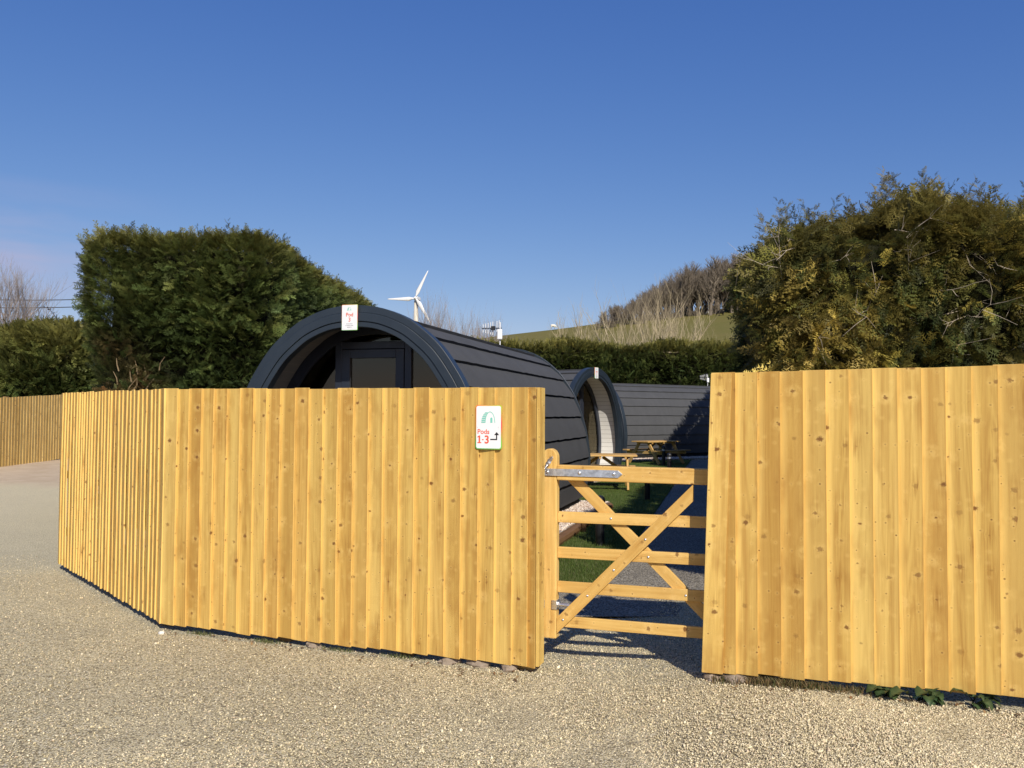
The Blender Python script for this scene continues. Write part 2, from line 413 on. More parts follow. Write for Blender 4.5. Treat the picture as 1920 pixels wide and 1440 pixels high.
M['zinc'] = plain('zinc_bolt', (0.75, 0.77, 0.8), 0.28, 0.5, metal=0.9, var=0.1, scale=50)
M['wire'] = plain('cable', (0.05, 0.05, 0.06), 0.6, 0.3)
M['wool'] = plain('pale_wool', (0.72, 0.68, 0.58), 0.95, 0.1, var=0.1)
M['hide'] = plain('black_fleece', (0.012, 0.011, 0.01), 0.9, 0.1)
M['rock'] = plain('grey_stone', (0.30, 0.24, 0.18), 0.9, 0.15, var=0.35, scale=9, bump=0.5)
M['palerock'] = plain('pale_stone', (0.66, 0.63, 0.57), 0.9, 0.15, var=0.15, scale=20, bump=0.3)
M['coral'] = plain('coral_ink', (0.72, 0.12, 0.07), 0.5, 0.3, var=0.02)
M['mint'] = plain('mint_ink', (0.20, 0.56, 0.45), 0.5, 0.3, var=0.02)
M['ink'] = plain('black_ink', (0.02, 0.02, 0.022), 0.5, 0.3, var=0.02)
M['greyink'] = plain('grey_ink', (0.32, 0.31, 0.33), 0.5, 0.3, var=0.02)
M['moss'] = leaf_mat('dry_grass_leaf', 0.2)

def roof_mat():
    g = G('felt_roof_shingle')
    p = g.n('ShaderNodeTexCoord').outputs['Object']
    n = g.noise(p, 260, 3, 0.75); b = g.noise(p, 2.2, 5, 0.65)
    x, y, z = g.sep(p)
    st = g.noise(g.comb(g.m_('MULTIPLY', y, 6.0), g.m_('MULTIPLY', z, 1.0), x), 1.0, 4, 0.6)
    c = g.mix(n, (0.042, 0.043, 0.046), (0.104, 0.107, 0.112))
    c = g.mix(1.0, c, g.mix(b, (0.8, 0.8, 0.8), (1.18, 1.17, 1.16)), 'MULTIPLY')
    c = g.mix(1.0, c, g.mix(st, (0.88, 0.88, 0.88), (1.1, 1.1, 1.1)), 'MULTIPLY')
    return g.out(g.bsdf(c, 0.88, 0.2, n, 0.5, 0.004))
M['roof'] = roof_mat()

def lining_mat():
    g = G('white_board_lining')
    c, l, r = g.sep(g.attr('bc').outputs['Vector'])
    fr = g.m_('FRACT', g.m_('DIVIDE', c, 0.118))
    line = g.m_('LESS_THAN', fr, 0.07)
    n = g.noise(g.comb(g.m_('MULTIPLY', c, 30), g.m_('MULTIPLY', l, 3), 0.0), 1, 4)
    col = g.mix(n, (0.76, 0.75, 0.71), (0.84, 0.83, 0.79))
    col = g.mix(g.m_('MULTIPLY', line, 0.75), col, (0.2, 0.19, 0.17))
    return g.out(g.bsdf(col, 0.55, 0.3, line, -0.4, 0.004))
M['lining'] = lining_mat()

M['lining_shade'] = M['lining'].copy(); M['lining_shade'].name = 'lining_painted_shade'  # same lining with the nearest porch's shade painted into its colour
for nd in M['lining_shade'].node_tree.nodes:
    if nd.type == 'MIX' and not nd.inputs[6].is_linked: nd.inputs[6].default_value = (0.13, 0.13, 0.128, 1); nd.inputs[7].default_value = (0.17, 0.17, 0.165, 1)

def glass_mat():
    g = G('window_glass')
    lw = g.n('ShaderNodeLayerWeight', {0: 0.35}).outputs['Fresnel']
    gl = g.n('ShaderNodeBsdfGlossy', {'Color': (0.80, 0.70, 0.52, 1), 'Roughness': 0.015}).outputs[0]
    tr = g.n('ShaderNodeBsdfTransparent', {'Color': (0.55, 0.57, 0.55, 1)}).outputs[0]
    f = g.rng(lw, 0.0, 1.0, 0.03, 0.85)
    return g.out(g.n('ShaderNodeMixShader', {0: f, 1: tr, 2: gl}).outputs[0])
M['glass'] = glass_mat()

def border_mat():
    g = G('rainbow_sign_edge')
    x, y, z = g.sep(g.attr('bc').outputs['Vector'])
    u = g.rng(x, -0.09, 0.09); v = g.rng(y, -0.145, 0.145)
    top = g.mix(u, (0.80, 0.20, 0.03), (0.45, 0.52, 0.04))
    bot = g.mix(u, (0.10, 0.42, 0.09), (0.22, 0.55, 0.08))
    mid = g.mix(u, (0.75, 0.30, 0.05), (0.75, 0.12, 0.07))
    c = g.mix(g.rng(v, 0.15, 0.5), bot, mid); c = g.mix(g.rng(v, 0.6, 0.95), c, top)
    return g.out(g.bsdf(c, 0.4, 0.4))
M['border'] = border_mat()

# ------------------------------------------------------------------ ground, lawn, path, beds
def sheet_poly(name, pts, z, mat, kind='structure'):
    mb = MB(); mb.add([(x, y, z) for x, y in pts], [tuple(range(len(pts)))])
    o = mb.build(name, mat); tag(o, kind=kind); return o

def axis(lo, hi, fine_lo, fine_hi, step):
    a = list(np.arange(fine_lo, fine_hi + 1e-6, step))
    d = step
    x = fine_hi
    while x < hi: d *= 1.5; x += d; a.append(x)
    d = step; x = fine_lo
    while x > lo: d *= 1.5; x -= d; a.insert(0, x)
    return a
xs = axis(-2500, 2500, -16, 7, 0.35); ys = axis(-2500, 2500, 0, 27, 0.35)
mb = MB()
nx = len(xs)
V = [(x, y, gz(x, y) + (0.005 * math.sin(x * 3.1 + y * 1.7) + 0.003 * math.sin(x * 7.3 - y * 5.1) if abs(x) < 16 and 0 < y < 5.2 else 0)) for y in ys for x in xs]
F = [(j * nx + i, j * nx + i + 1, (j + 1) * nx + i + 1, (j + 1) * nx + i) for j in range(len(ys) - 1) for i in range(nx - 1)]
mb.add(V, F)
tag(mb.build('ground', M['yard'], smooth=True), kind='structure')

lawn_pts = [(-3.2, 9.3), (-2.4, 7.7), (0.35, 7.9), (0.8, 8.15), (1.12, 8.8), (2.3, 13.6), (3.85, 19.7), (5.2, 25.2), (6.6, 30.5), (8.2, 37.5), (-5.0, 37.5), (-3.2, 24)]
sheet_poly('lawn', lawn_pts, 0.034, M['lawn'])
path_pts = [(0.15, 6.9), (2.0, 6.6), (2.3, 7.3), (5.3, 18), (8.3, 29.5), (9.2, 33), (6.9, 33), (6.4, 30.2), (3.7, 19.7), (1.0, 8.8), (0.65, 8.3), (0.15, 7.9)]
mb = MB(); mb.add([(x, y, gz(x, y) + 0.012) for x, y in path_pts], [tuple(range(len(path_pts)))])
tag(mb.build('path', M['path']), kind='structure')

# hill: a pasture rising to a crest about 220 m away
def crest(u):
    k = [(-4000, 30), (-600, 40), (0, 62), (600, 108), (800, 128), (955, 151), (1100, 166), (1250, 187), (1400, 205), (1650, 228), (2200, 250), (5000, 200)]
    for (a, pa), (b, pb) in zip(k, k[1:]):
        if a <= u <= b: return pa + (pb - pa) * (u - a) / (b - a)
    return 60
def hill_z(x, y):
    y = max(y, 1.0); u = 960 + 1560 * x / y
    zc = 1.68 + crest(u) / 1560 * 220
    s = min(max((y - 44) / 176, 0), 1)
    z = -0.4 + (zc + 0.4) * (s ** 1.25)
    if y > 220: z -= (y - 220) * 0.004
    return z
mb = MB()
tt = np.linspace(-2.2, 2.2, 150)
dd = list(np.linspace(42, 230, 40)) + [245, 270, 320, 400, 520, 700, 1000, 1500]
V = [(t * d, d, hill_z(t * d, d) + 0.35 * math.sin(t * 19 + d * 0.05)) for d in dd for t in tt]
F = [(j * 150 + i, j * 150 + i + 1, (j + 1) * 150 + i + 1, (j + 1) * 150 + i) for j in range(len(dd) - 1) for i in range(149)]
mb.add(V, F)
tag(mb.build('hill', M['hill'], smooth=True), kind='structure')

# loose gravel lying on the yard in front of the fence
def stone_protos(k=6):
    out = []
    f = np.array([[0, 2, 4], [2, 1, 4], [1, 3, 4], [3, 0, 4], [2, 0, 5], [1, 2, 5], [3, 1, 5], [0, 3, 5]])
    for i in range(k):
        v = np.array([[1, 0, 0], [-1, 0, 0], [0, 1, 0], [0, -1, 0], [0, 0, 1], [0, 0, -1]], float)
        v *= RNG.uniform(0.6, 1.25, (6, 1)); v += RNG.uniform(-0.25, 0.25, (6, 3))
        out.append((v, f))
    return out
def rand_rot(n):
    q = RNG.normal(size=(n, 4)); q /= np.linalg.norm(q, axis=1, keepdims=True)
    w, x, y, z = q.T
    return np.stack([np.stack([1 - 2 * (y * y + z * z), 2 * (x * y - z * w), 2 * (x * z + y * w)], 1),
                     np.stack([2 * (x * y + z * w), 1 - 2 * (x * x + z * z), 2 * (y * z - x * w)], 1),
                     np.stack([2 * (x * z - y * w), 2 * (y * z + x * w), 1 - 2 * (x * x + y * y)], 1)], 1)
gm = G('loose_stone'); ga = gm.attr('col').outputs['Color']
M['stone'] = gm.out(gm.bsdf(ga, 0.85, 0.2))
n = 300000
y = 3.55 + 6.2 * RNG.random(n) ** 1.7
x = y * RNG.uniform(-0.66, 0.66, n)
gx = np.array([gz(a, b) for a, b in zip(x, y)])
# keep to the yard side of the fence line and the gateway
line = 5.485 - 0.361 * (x - 0.182)
keepL = np.where(x < -2.67, y < 6.455 - 1.1526 * (x + 2.673), y < line)
keep = keepL | ((x > 0.15) & (x < 1.5) & (y < 7.6))
tone = vnoise(np.stack([x * 0.55, y * 0.55, x * 0], 1), 3)
loose = np.clip(0.32 + 0.5 * (x + 1.5) / 3.0, 0.2, 1.0) * np.clip(0.55 + 0.9 * tone, 0, 1.2)
keep &= RNG.random(n) < np.clip(loose, 0.16, 1)
x, y, gx, tone = x[keep], y[keep], gx[keep], tone[keep]; n = len(x)
s = 0.0041 * np.exp(RNG.normal(0, 0.30, n))
big = RNG.random(n) < 0.006; s[big] *= RNG.uniform(1.4, 2.3, big.sum())
Mx = rand_rot(n) * (s[:, None] * RNG.uniform(0.6, 1.25, (n, 3)))[:, None, :]
pal = np.array([(0.68, 0.58, 0.36), (0.80, 0.69, 0.45), (0.54, 0.46, 0.285), (0.80, 0.71, 0.50), (0.71, 0.56, 0.38), (0.25, 0.21, 0.14), (0.60, 0.53, 0.37)])
cc = pal[RNG.choice(7, n, p=[0.22, 0.20, 0.19, 0.10, 0.09, 0.10, 0.10])] * RNG.uniform(0.8, 1.18, (n, 1))
V, F, K = scatter(stone_protos(), Mx, np.stack([x, y, gx + 0.004], 1), cc)
tag(np_mesh('loose_gravel', V, F, M['stone'], col=K), kind='stuff', label='loose beige gravel chippings scattered over the yard in front of the fence')

# ------------------------------------------------------------------ close-boarded fences
def board_run(mb, A, B, zA, zB, topA, topB, nrm, rng, expo=(0.108, 0.126), flip=False, lean=0.0, thick=0.030):
    """overlapping feather-edge boards from A to B; thick edge on the B side (A side when flip)"""
    A, B = Vector((A[0], A[1], 0)), Vector((B[0], B[1], 0))
    L = (B - A).length; d = (B - A) / L; n = Vector((nrm[0], nrm[1], 0)).normalized()
    s = 0.0
    while s < L - 0.01:
        w = min(rng.uniform(*expo), L - s)
        if L - s - w < 0.05: w = L - s
        r = rng.random(); warp = rng.gauss(0, 0.0018)
        t0 = s / L; t1 = (s + w) / L
        tj = rng.gauss(0, 0.0028); bj = rng.gauss(0, 0.004)
        ra = rng.gauss(0, 0.0012)
        s0 = s - 0.018 if not flip else s; s1 = s + w if not flip else s + w + 0.018
        nz = 5; rows = []
        th = (0.0, 0.009, 0.012, thick + rng.gauss(0, 0.0016)) if not flip else (0.012, 0.030, 0.0, 0.009)
        vs, bcs = [], []
        for k in range(nz + 1):
            f = k / nz
            for (ss, b0, f0, t) in ((s0, th[0], th[1], t0), (s1, th[2], th[3], t1)):
                zb = zA + (zB - zA) * t + bj; zt = topA + (topB - topA) * t + tj
                z = zb + (zt - zb) * f
                bow = warp * math.sin(math.pi * f) * 1.5
                p = A + d * (ss + ra * (f - 0.5) * 1.8 + lean * f)
                vs += [p + n * (b0 + bow) + Vector((0, 0, z)), p + n * (f0 + bow) + Vector((0, 0, z))]
                cc_ = 0.125 + (ss - s1) if not flip else ss - s
                bcs += [(cc_, z, r), (cc_, z, r)] if (ss == s0 or flip) else [(cc_ + 0.02, z, r), (cc_, z, r)]
        fs = []
        for k in range(nz):
            q = 4 * k
            for a, b in ((0, 1), (1, 3), (3, 2), (2, 0)):
                fs.append((q + a, q + b, q + 4 + b, q + 4 + a))
        fs += [(0, 2, 3, 1), (4 * nz, 4 * nz + 1, 4 * nz + 3, 4 * nz + 2)]
        mb.add(vs, fs, bcs)
        s += w
    return mb

def fence_back(root, A, B, n, z, posts, mat):
    """posts and arris rails behind the boards"""
    A, B = Vector((A[0], A[1], 0)), Vector((B[0], B[1], 0)); d = (B - A).normalized(); n = Vector((n[0], n[1], 0)).normalized()
    for h in (0.35, 0.95, 1.55):
        mb = MB(root.location); c0 = A + d * 0.06 - n * 0.04; c1 = B - d * 0.06 - n * 0.04
        mb.bar(c0 + Vector((0, 0, z + h)), c1 + Vector((0, 0, z + h)), 0.06, 0.07)
        mb.build('rail', mat, root)
    L = (B - A).length
    for t in posts:
        c = A + d * (L * t) - n * 0.12
        g = gz(c.x, c.y)
        mb = MB(root.location)
        mb.box(c + Vector((0, 0, (g - 0.3 + z + 1.74) / 2)), d * 0.05, n * 0.05, Vector((0, 0, (z + 1.74 - g + 0.3) / 2)))
        mb.build('post', mat, root, bevel=0.006)

rng = random.Random(11)
P0, P1, P2 = (-4.805, 8.91), (-2.673, 6.455), (0.165, 5.43)
fl = thing('timber_fence', 'new honey-coloured board fence turning a corner left of the gate, carrying the direction sign', 'fence', (P1[0], P1[1], 0))
n01 = Vector((-(P1[1] - P0[1]), P1[0] - P0[0], 0)); n01 = -n01 if n01.dot(Vector((0, -1, 0))) < 0 else n01
mb = MB(fl.location); board_run(mb, P0, P1, 0.07, 0.054, 1.87, 1.856, n01, rng, expo=(0.085, 0.130), thick=0.0262)
mb.build('board_panel', M['board'], fl, bevel=0.0018, seg=1)
mb = MB(fl.location); board_run(mb, P1, P2, 0.054, 0.044, 1.856, 1.848, FNRM, rng)
mb.build('board_panel', M['board'], fl, bevel=0.0018, seg=1)
fence_back(fl, P0, P1, n01, 0.06, (0.03, 0.5, 0.95), M['stake'])
fence_back(fl, P1, P2, FNRM, 0.05, (0.35, 0.68), M['stake'])
# end trim board closing the panel beside the gate
e = Vector((P2[0], P2[1], 0))
mb = MB(fl.location)
mb.box(e + FDIR * 0.016 - FNRM * 0.028 + Vector((0, 0, 0.952)), FDIR * 0.011, FNRM * 0.058, Vector((0, 0, 0.897)))
mb.build('end_trim', M['board'], fl, bevel=0.003)
mb = MB(fl.location)   # stout post carrying the gate, behind the trim
mb.box(e - FDIR * 0.105 - FNRM * 0.13 + Vector((0, 0, 0.75)), FDIR * 0.062, FNRM * 0.06, Vector((0, 0, 1.05)))
mb.build('post', M['gate'], fl, bevel=0.006)

Q0, Q1 = (1.213, 5.135), (4.1, 4.093)
fr = thing('timber_fence', 'new honey-coloured board fence right of the gate, with leafy weeds growing under it', 'fence', (Q0[0], Q0[1], 0.08))
A = Vector((Q0[0], Q0[1], 0)); 
S = A + FDIR * 0.035
mb = MB(fr.location); board_run(mb, S, Q1, 0.118, 0.205, 1.934, 1.985, FNRM, rng, expo=(0.118, 0.132))
mb.build('board_panel', M['board'], fr, bevel=0.0018, seg=1)
fence_back(fr, A + FDIR * 0.12, Q1, FNRM, 0.13, (0.07, 0.6, 0.97), M['stake'])
# leaning cover board and the trim closing this end
mb = MB(fr.location); rr = rng.random()
lo = A - FDIR * 0.042 + FNRM * 0.033; hi = A + FDIR * 0.018 + FNRM * 0.033
vs, bcs = [], []
for p, z in ((lo, 0.112), (hi, 1.93)):
    for ds, dn in ((0, -0.022), (0.125, -0.022), (0.125, 0), (0, 0)):
        vs.append(p + FDIR * ds + FNRM * dn + Vector((0, 0, z))); bcs.append((ds, z, rr))
mb.hexa(vs, bcs)
mb.build('cover_board', M['board'], fr, bevel=0.003)
mb = MB(fr.location)
vs, bcs = [], []; rr = rng.random()
for p, z in ((lo, 0.118), (hi, 1.925)):
    for ds, dn in ((0.004, -0.19), (0.026, -0.19), (0.026, -0.023), (0.004, -0.023)):
        vs.append(p + FDIR * ds + FNRM * dn + Vector((0, 0, z))); bcs.append((dn, z, rr))
mb.hexa(vs, bcs)
mb.build('end_trim', M['board'], fr, bevel=0.003)

ff = thing('timber_fence', 'older olive-brown close-board fence far off at the left edge across the yard', 'fence', (-12.95, 21, 0.2))
mb = MB(ff.location)
board_run(mb, (-14.3, 17.6), (-12.98, 21.1), 0.10, 0.205, 1.92, 2.005, (0.93, -0.36), rng, expo=(0.10, 0.115), flip=True)
board_run(mb, (-12.98, 21.1), (-12.55, 24.6), 0.205, 0.40, 2.005, 2.20, (0.99, -0.12), rng, expo=(0.10, 0.115), flip=True)
mb.build('board_panel', M['oldboard'], ff)
fence_back(ff, (-14.3, 17.6), (-12.98, 21.1), (0.93, -0.36), 0.15, (0.1, 0.6), M['stake'])
fence_back(ff, (-12.98, 21.1), (-12.55, 24.6), (0.99, -0.12), 0.3, (0.1, 0.6), M['stake'])

# ------------------------------------------------------------------ gate
GK = 0.961; GO = Vector((0.204, 5.617, 0.0))           # front left edge of the hanging stile
def gp(s, n, z): return GO + FDIR * (s * GK) + FNRM * (n * GK) + Vector((0, 0, z * GK + 0.0655))
gate = thing('timber_gate', 'small five-bar timber gate with crossed braces closing the gap between the fences', 'gate', gp(0, 0, 0.12))
def gbox(mb, s0, s1, n0, n1, z0, z1, rnd=None, dz=0.0):
    mb.box(gp((s0 + s1) / 2, (n0 + n1) / 2, (z0 + z1) / 2), FDIR * ((s1 - s0) / 2 * GK) + Vector((0, 0, dz)), FNRM * ((n1 - n0) / 2 * GK), Vector((0, 0, (z1 - z0) / 2 * GK)), rnd)
GW = 1.30
mb = MB(gate.location)      # hanging stile with a rounded head
r0 = 0.054
poly = [(0, 0.125), (0.108, 0.125), (0.108, 1.375)] + [(0.054 + r0 * math.cos(a), 1.375 + 0.060 * math.sin(a)) for a in np.linspace(0, math.pi, 13)[1:-1]] + [(0, 1.375)]
mb.prism(poly, lambda x, z, t: gp(x, t, z), -0.072, 0.0, rnd=0.31)
mb.build('hanging_stile', M['gate'], gate, bevel=0.005)
mb = MB(gate.location); gbox(mb, GW - 0.07, GW, -0.072, 0.0, 0.15, 1.30, 0.7); mb.build('closing_stile', M['gate'], gate, bevel=0.005)
mb = MB(gate.location); gbox(mb, 0.109, GW + 0.015, -0.070, 0.004, 1.218, 1.322, 0.12); mb.build('top_rail', M['gate'], gate, bevel=0.006)
RZ = [(0.928, 1.004), (0.683, 0.759), (0.445, 0.522), (0.208, 0.282)]
for i, (a, b) in enumerate(RZ):
    mb = MB(gate.location); gbox(mb, 0.109, GW - 0.071, -0.050, -0.028, a, b, 0.2 + 0.19 * i, dz=0.006); mb.build('rail', M['gate'], gate, bevel=0.003)
def brace(p0, p1, n0, n1, w, rnd, cut):
    d = Vector((p1[0] - p0[0], p1[1] - p0[1])).normalized()
    h = w / 2
    if cut == 'front':   # vertical end cuts
        k = h / abs(d.x)
        poly = [(p0[0], p0[1] - k), (p0[0], p0[1] + k), (p1[0], p1[1] + k), (p1[0], p1[1] - k)]
    else:                # horizontal end cuts
        k = h / abs(d.y)
        poly = [(p0[0] - k, p0[1]), (p0[0] + k, p0[1]), (p1[0] + k, p1[1]), (p1[0] - k, p1[1])]
    mb = MB(gate.location)
    ang = math.atan2(d.y, d.x)
    n = len(poly)
    vs = [gp(x, n0, z) for x, z in poly] + [gp(x, n1, z) for x, z in poly]
    bcs = [(-x * d.y + z * d.x, x * d.x + z * d.y, rnd) for x, z in poly] * 2
    mb.add(vs, [(3, 2, 1, 0), (4, 5, 6, 7)] + [(i, (i + 1) % 4, 4 + (i + 1) % 4, 4 + i) for i in range(4)], bcs)
    return mb.build('brace', M['gate'], gate, bevel=0.003)
b1 = brace((0.110, 0.212), (1.045, 1.165), -0.027, -0.003, 0.078, 0.55, 'front')
b2 = brace((0.225, 1.216), (1.20, 0.284), -0.075, -0.051, 0.076, 0.86, 'back')
def bolt(s, n, z, r=0.0085):
    mb = MB(gate.location)
    a, b = FDIR, Vector((0, 0, 1))
    prof = [(1.0, 0), (0.95, 0.3), (0.7, 0.6), (0.3, 0.75)]
    pts = [gp(s, n + r * h * 0.9, z) for _, h in prof]
    mb.tube(pts, [r * k for k, _ in prof], 10)
    mb.build('bolt', M['zinc'], gate, smooth=True)
for t in (0.048, 0.235, 0.43, 0.66):
    bolt(0.110 + 0.935 * t, -0.003, 0.212 + 0.953 * t)
for z in (0.966, 0.721, 0.484):
    t = (1.216 - z) / (1.216 - 0.284); bolt(0.225 + 0.975 * t, -0.028, z)
# galvanised strap hinge along the top rail
hz_ = 1.272
mb = MB(gate.location)
poly = [(-0.055, hz_ - 0.025), (0.545, hz_ - 0.025), (0.575, hz_), (0.545, hz_ + 0.025), (-0.055, hz_ + 0.025)]
mb.prism(poly, lambda x, z, t: gp(x, t, z), 0.005, 0.0115)
sh = mb.build('strap_hinge', M['galv'], gate, bevel=0.0012)
for s in (0.045, 0.275, 0.515):
    mb = MB(gate.location)
    mb.tube([gp(s, 0.0115, hz_), gp(s, 0.015, hz_), gp(s, 0.0185, hz_), gp(s, 0.020, hz_)], [0.012, 0.0115, 0.008, 0.003], 10)
    mb.build('bolt', M['zinc'], sh, smooth=True)
mb = MB(gate.location); mb.tube([gp(-0.055, 0.004, hz_ - 0.04), gp(-0.055, 0.004, hz_ + 0.04)], 0.014, 12)
mb.tube([gp(-0.055, 0.004, hz_ - 0.055), gp(-0.055, 0.004, hz_ - 0.04)], 0.009, 10)
mb.build('hinge_eye', M['galv'], sh)
# coil closing spring hooked on a bracket
mb = MB(gate.location)
path = [gp(0.050 - 0.075 * math.sin(t * 1.57) + 0.004 * t, 0.028 + 0.022 * math.sin(t * 3.1), 1.325 - 0.29 * t ** 1.25) for t in np.linspace(0, 1, 24)]
mb.tube(path, 0.0085, 8)
cpts = []
for i in range(330):
    t = i / 329 * 23; k = min(int(t), 22); f = t - k
    c = path[k].lerp(path[k + 1], f); a, b, _ = frame_of(path[k + 1] - path[k]); w = i * 1.15
    cpts.append(c + (a * math.cos(w) + b * math.sin(w)) * 0.0095)
mb.tube(cpts, 0.0026, 4)
spr = mb.build('closing_spring', M['zinc'], gate, smooth=True)
mb = MB(gate.location)
mb.prism([(0.03, 1.318), (0.058, 1.318), (0.085, 1.37), (0.078, 1.385), (0.045, 1.36)], lambda x, z, t: gp(x, t, z), 0.001, 0.007)
mb.tube([gp(0.05, 0.007, 1.332), gp(0.05, 0.034, 1.332)], 0.013, 8)
mb.build('spring_bracket', M['zinc'], spr, bevel=0.001)
mb = MB(gate.location); mb.tube([path[-1] + Vector((0, 0, 0.03)), path[-1], path[-1] - Vector((0, 0, 0.022))], [0.013, 0.013, 0.006], 8); mb.build('spring_end', M['zinc'], spr)
# lower hinge: plates clasping the stile and an adjusting rod
mb = MB(gate.location); gbox(mb, 0.004, 0.026, 0.001, 0.007, 0.33, 0.386); mb.build('hinge_plate', M['zinc'], gate, bevel=0.001)
mb = MB(gate.location); gbox(mb, 0.076, 0.114, 0.001, 0.007, 0.325, 0.389); gbox(mb, 0.1085, 0.1145, -0.065, 0.0, 0.325, 0.389); hp = mb.build('hinge_plate', M['zinc'], gate, bevel=0.001)
mb = MB(gate.location)
mb.tube([gp(0.11, -0.02, 0.357), gp(0.20, -0.02, 0.357)], 0.0105, 12)
mb.tube([gp(0.116, -0.02, 0.357), gp(0.130, -0.02, 0.357)], 0.021, 6)
mb.build('adjusting_rod', M['zinc'], hp)
# latch side screws on the closing stile
for z in (1.255, 1.285): bolt(GW - 0.12, 0.004, z, 0.005)

# ------------------------------------------------------------------ signs
def rrect(w, h, r, k=5):
    pts = []
    for cx, cy, a0 in ((w / 2 - r, h / 2 - r, 0), (-w / 2 + r, h / 2 - r, 90), (-w / 2 + r, -h / 2 + r, 180), (w / 2 - r, -h / 2 + r, 270)):
        for i in range(k + 1):
            a = R(a0 + 90 * i / k); pts.append((cx + r * math.cos(a), cy + r * math.sin(a)))
    return pts
def sign_fn(t0=0.0): return lambda x, y, t: Vector((x, -t, y))     # local: x right, y out (-y towards viewer), z up
def text_mesh(txt, size, x, y, name, mat, parent, out, align='CENTER', bold=0.0):
    cu = bpy.data.curves.new(name, 'FONT'); cu.body = txt; cu.size = size; cu.align_x = align; cu.offset = bold; cu.extrude = 0.0004
    t = bpy.data.objects.new(name, cu); C.objects.link(t)
    bpy.context.view_layer.update()
    me = bpy.data.meshes.new_from_object(t.evaluated_get(bpy.context.evaluated_depsgraph_get()))
    bpy.data.objects.remove(t)
    for v in me.vertices: v.co = Vector((v.co.x + x, -(out + v.co.z), v.co.y + y))
    me.materials.clear(); me.materials.append(mat)
    o = bpy.data.objects.new(name, me); C.objects.link(o); o.parent = parent
    return o
def pod_icon(parent, cx, cy, w, out):
    """little arched cabin: striped roof, arch outline and door"""
    h = w * 0.76; mb = MB(); fn = sign_fn()
    def arc(rx, rz, a0, a1, n=14): return [(cx + ox + rx * math.cos(a), cy - h / 2 + rz * math.sin(a)) for a in np.linspace(a0, a1, n)]
    ox = 0.13 * w
    rx, rz = 0.37 * w, h; lw = 0.045 * w
    po, pi = arc(rx, rz, 0, math.pi), arc(rx - lw, rz - lw, math.pi, 0)
    mb.prism(po + pi, fn, out, out + 0.0006)
    k = 6
    for i in range(k):                   # roof courses stepping up behind the arch
        z0 = i / k * h * 0.98; z1 = (i + 0.66) / k * h * 0.98
        def xin(z): return cx + ox - rx * math.sqrt(max(0, 1 - (z / rz) ** 2))
        def xout(z): return cx - 0.02 * w - 0.48 * w * math.sqrt(max(0, 1 - (z / rz) ** 2))
        mb.prism([(xout(z0), cy - h / 2 + z0), (xin(z0), cy - h / 2 + z0), (xin(z1), cy - h / 2 + z1), (xout(z1), cy - h / 2 + z1)], fn, out + 0.0007, out + 0.0012)
    dx = cx + ox + 0.02 * w
    mb.prism([(dx, cy - h / 2), (dx + 0.15 * w, cy - h / 2), (dx + 0.15 * w, cy - h / 2 + 0.42 * h), (dx + 0.11 * w, cy - h / 2 + 0.48 * h), (dx, cy - h / 2 + 0.42 * h)], fn, out, out + 0.0006)
    mb.build('cabin_logo', M['mint'], parent)
def serif(mb, x, y, w, h, out): mb.prism([(x - w / 2, y), (x + w / 2, y), (x + w / 2, y + h), (x - w / 2, y + h)], sign_fn(), out, out + 0.0009)

# direction sign on the fence
sp = Vector((P2[0], P2[1], 0)) - FDIR * 0.325 + FNRM * 0.034
s1 = thing('direction_sign', 'white sign with an arrow, reading Pods 1-3, fixed to the fence beside the gate', 'sign', (sp.x, sp.y, 1.588), math.atan2(FDIR.y, FDIR.x))
mb = MB(); mb.prism(rrect(0.186, 0.292, 0.016), sign_fn(), -0.004, 0.003); mb.build('sign_edge', M['border'], s1)
mb = MB(); mb.prism(rrect(0.174, 0.280, 0.013), sign_fn(), 0.0031, 0.0042); mb.build('sign_face', M['white'], s1)
pod_icon(s1, -0.002, 0.066, 0.098, 0.0044)
text_mesh('Pods', 0.0445, -0.036, -0.0445, 'lettering', M['coral'], s1, 0.0048, bold=0.0007)
text_mesh('3', 0.073, -0.0115, -0.1065, 'lettering', M['coral'], s1, 0.0048, bold=0.0018)
fn = sign_fn()
mb = MB(); mb.prism([(-0.078, -0.1065), (-0.050, -0.1065), (-0.050, -0.0995), (-0.0585, -0.0995), (-0.0585, -0.0555), (-0.0665, -0.0555), (-0.0775, -0.0625), (-0.0775, -0.0700), (-0.0695, -0.0660), (-0.0695, -0.0995), (-0.078, -0.0995)], fn, 0.0044, 0.0052); mb.build('numeral', M['coral'], s1)
mb = MB(); mb.prism([(-0.046, -0.0865), (-0.034, -0.0865), (-0.034, -0.0795), (-0.046, -0.0795)], fn, 0.0044, 0.0052); mb.build('dash', M['coral'], s1)
mb = MB(); fn = sign_fn()
mb.prism([(0.013, -0.0845), (0.0620, -0.0845), (0.0620, -0.0515), (0.0760, -0.0515), (0.0580, -0.0315), (0.0400, -0.0515), (0.0540, -0.0515), (0.0540, -0.0765), (0.013, -0.0765)][::-1], fn, 0.0044, 0.0052)
mb.build('arrow', M['ink'], s1)
for sx in (-0.075, 0.072):
    mb = MB(); mb.tube([Vector((sx, -0.0042, 0.000)), Vector((sx, -0.0062, 0.000))], 0.0022, 8); mb.build('screw', M['galv'], s1)

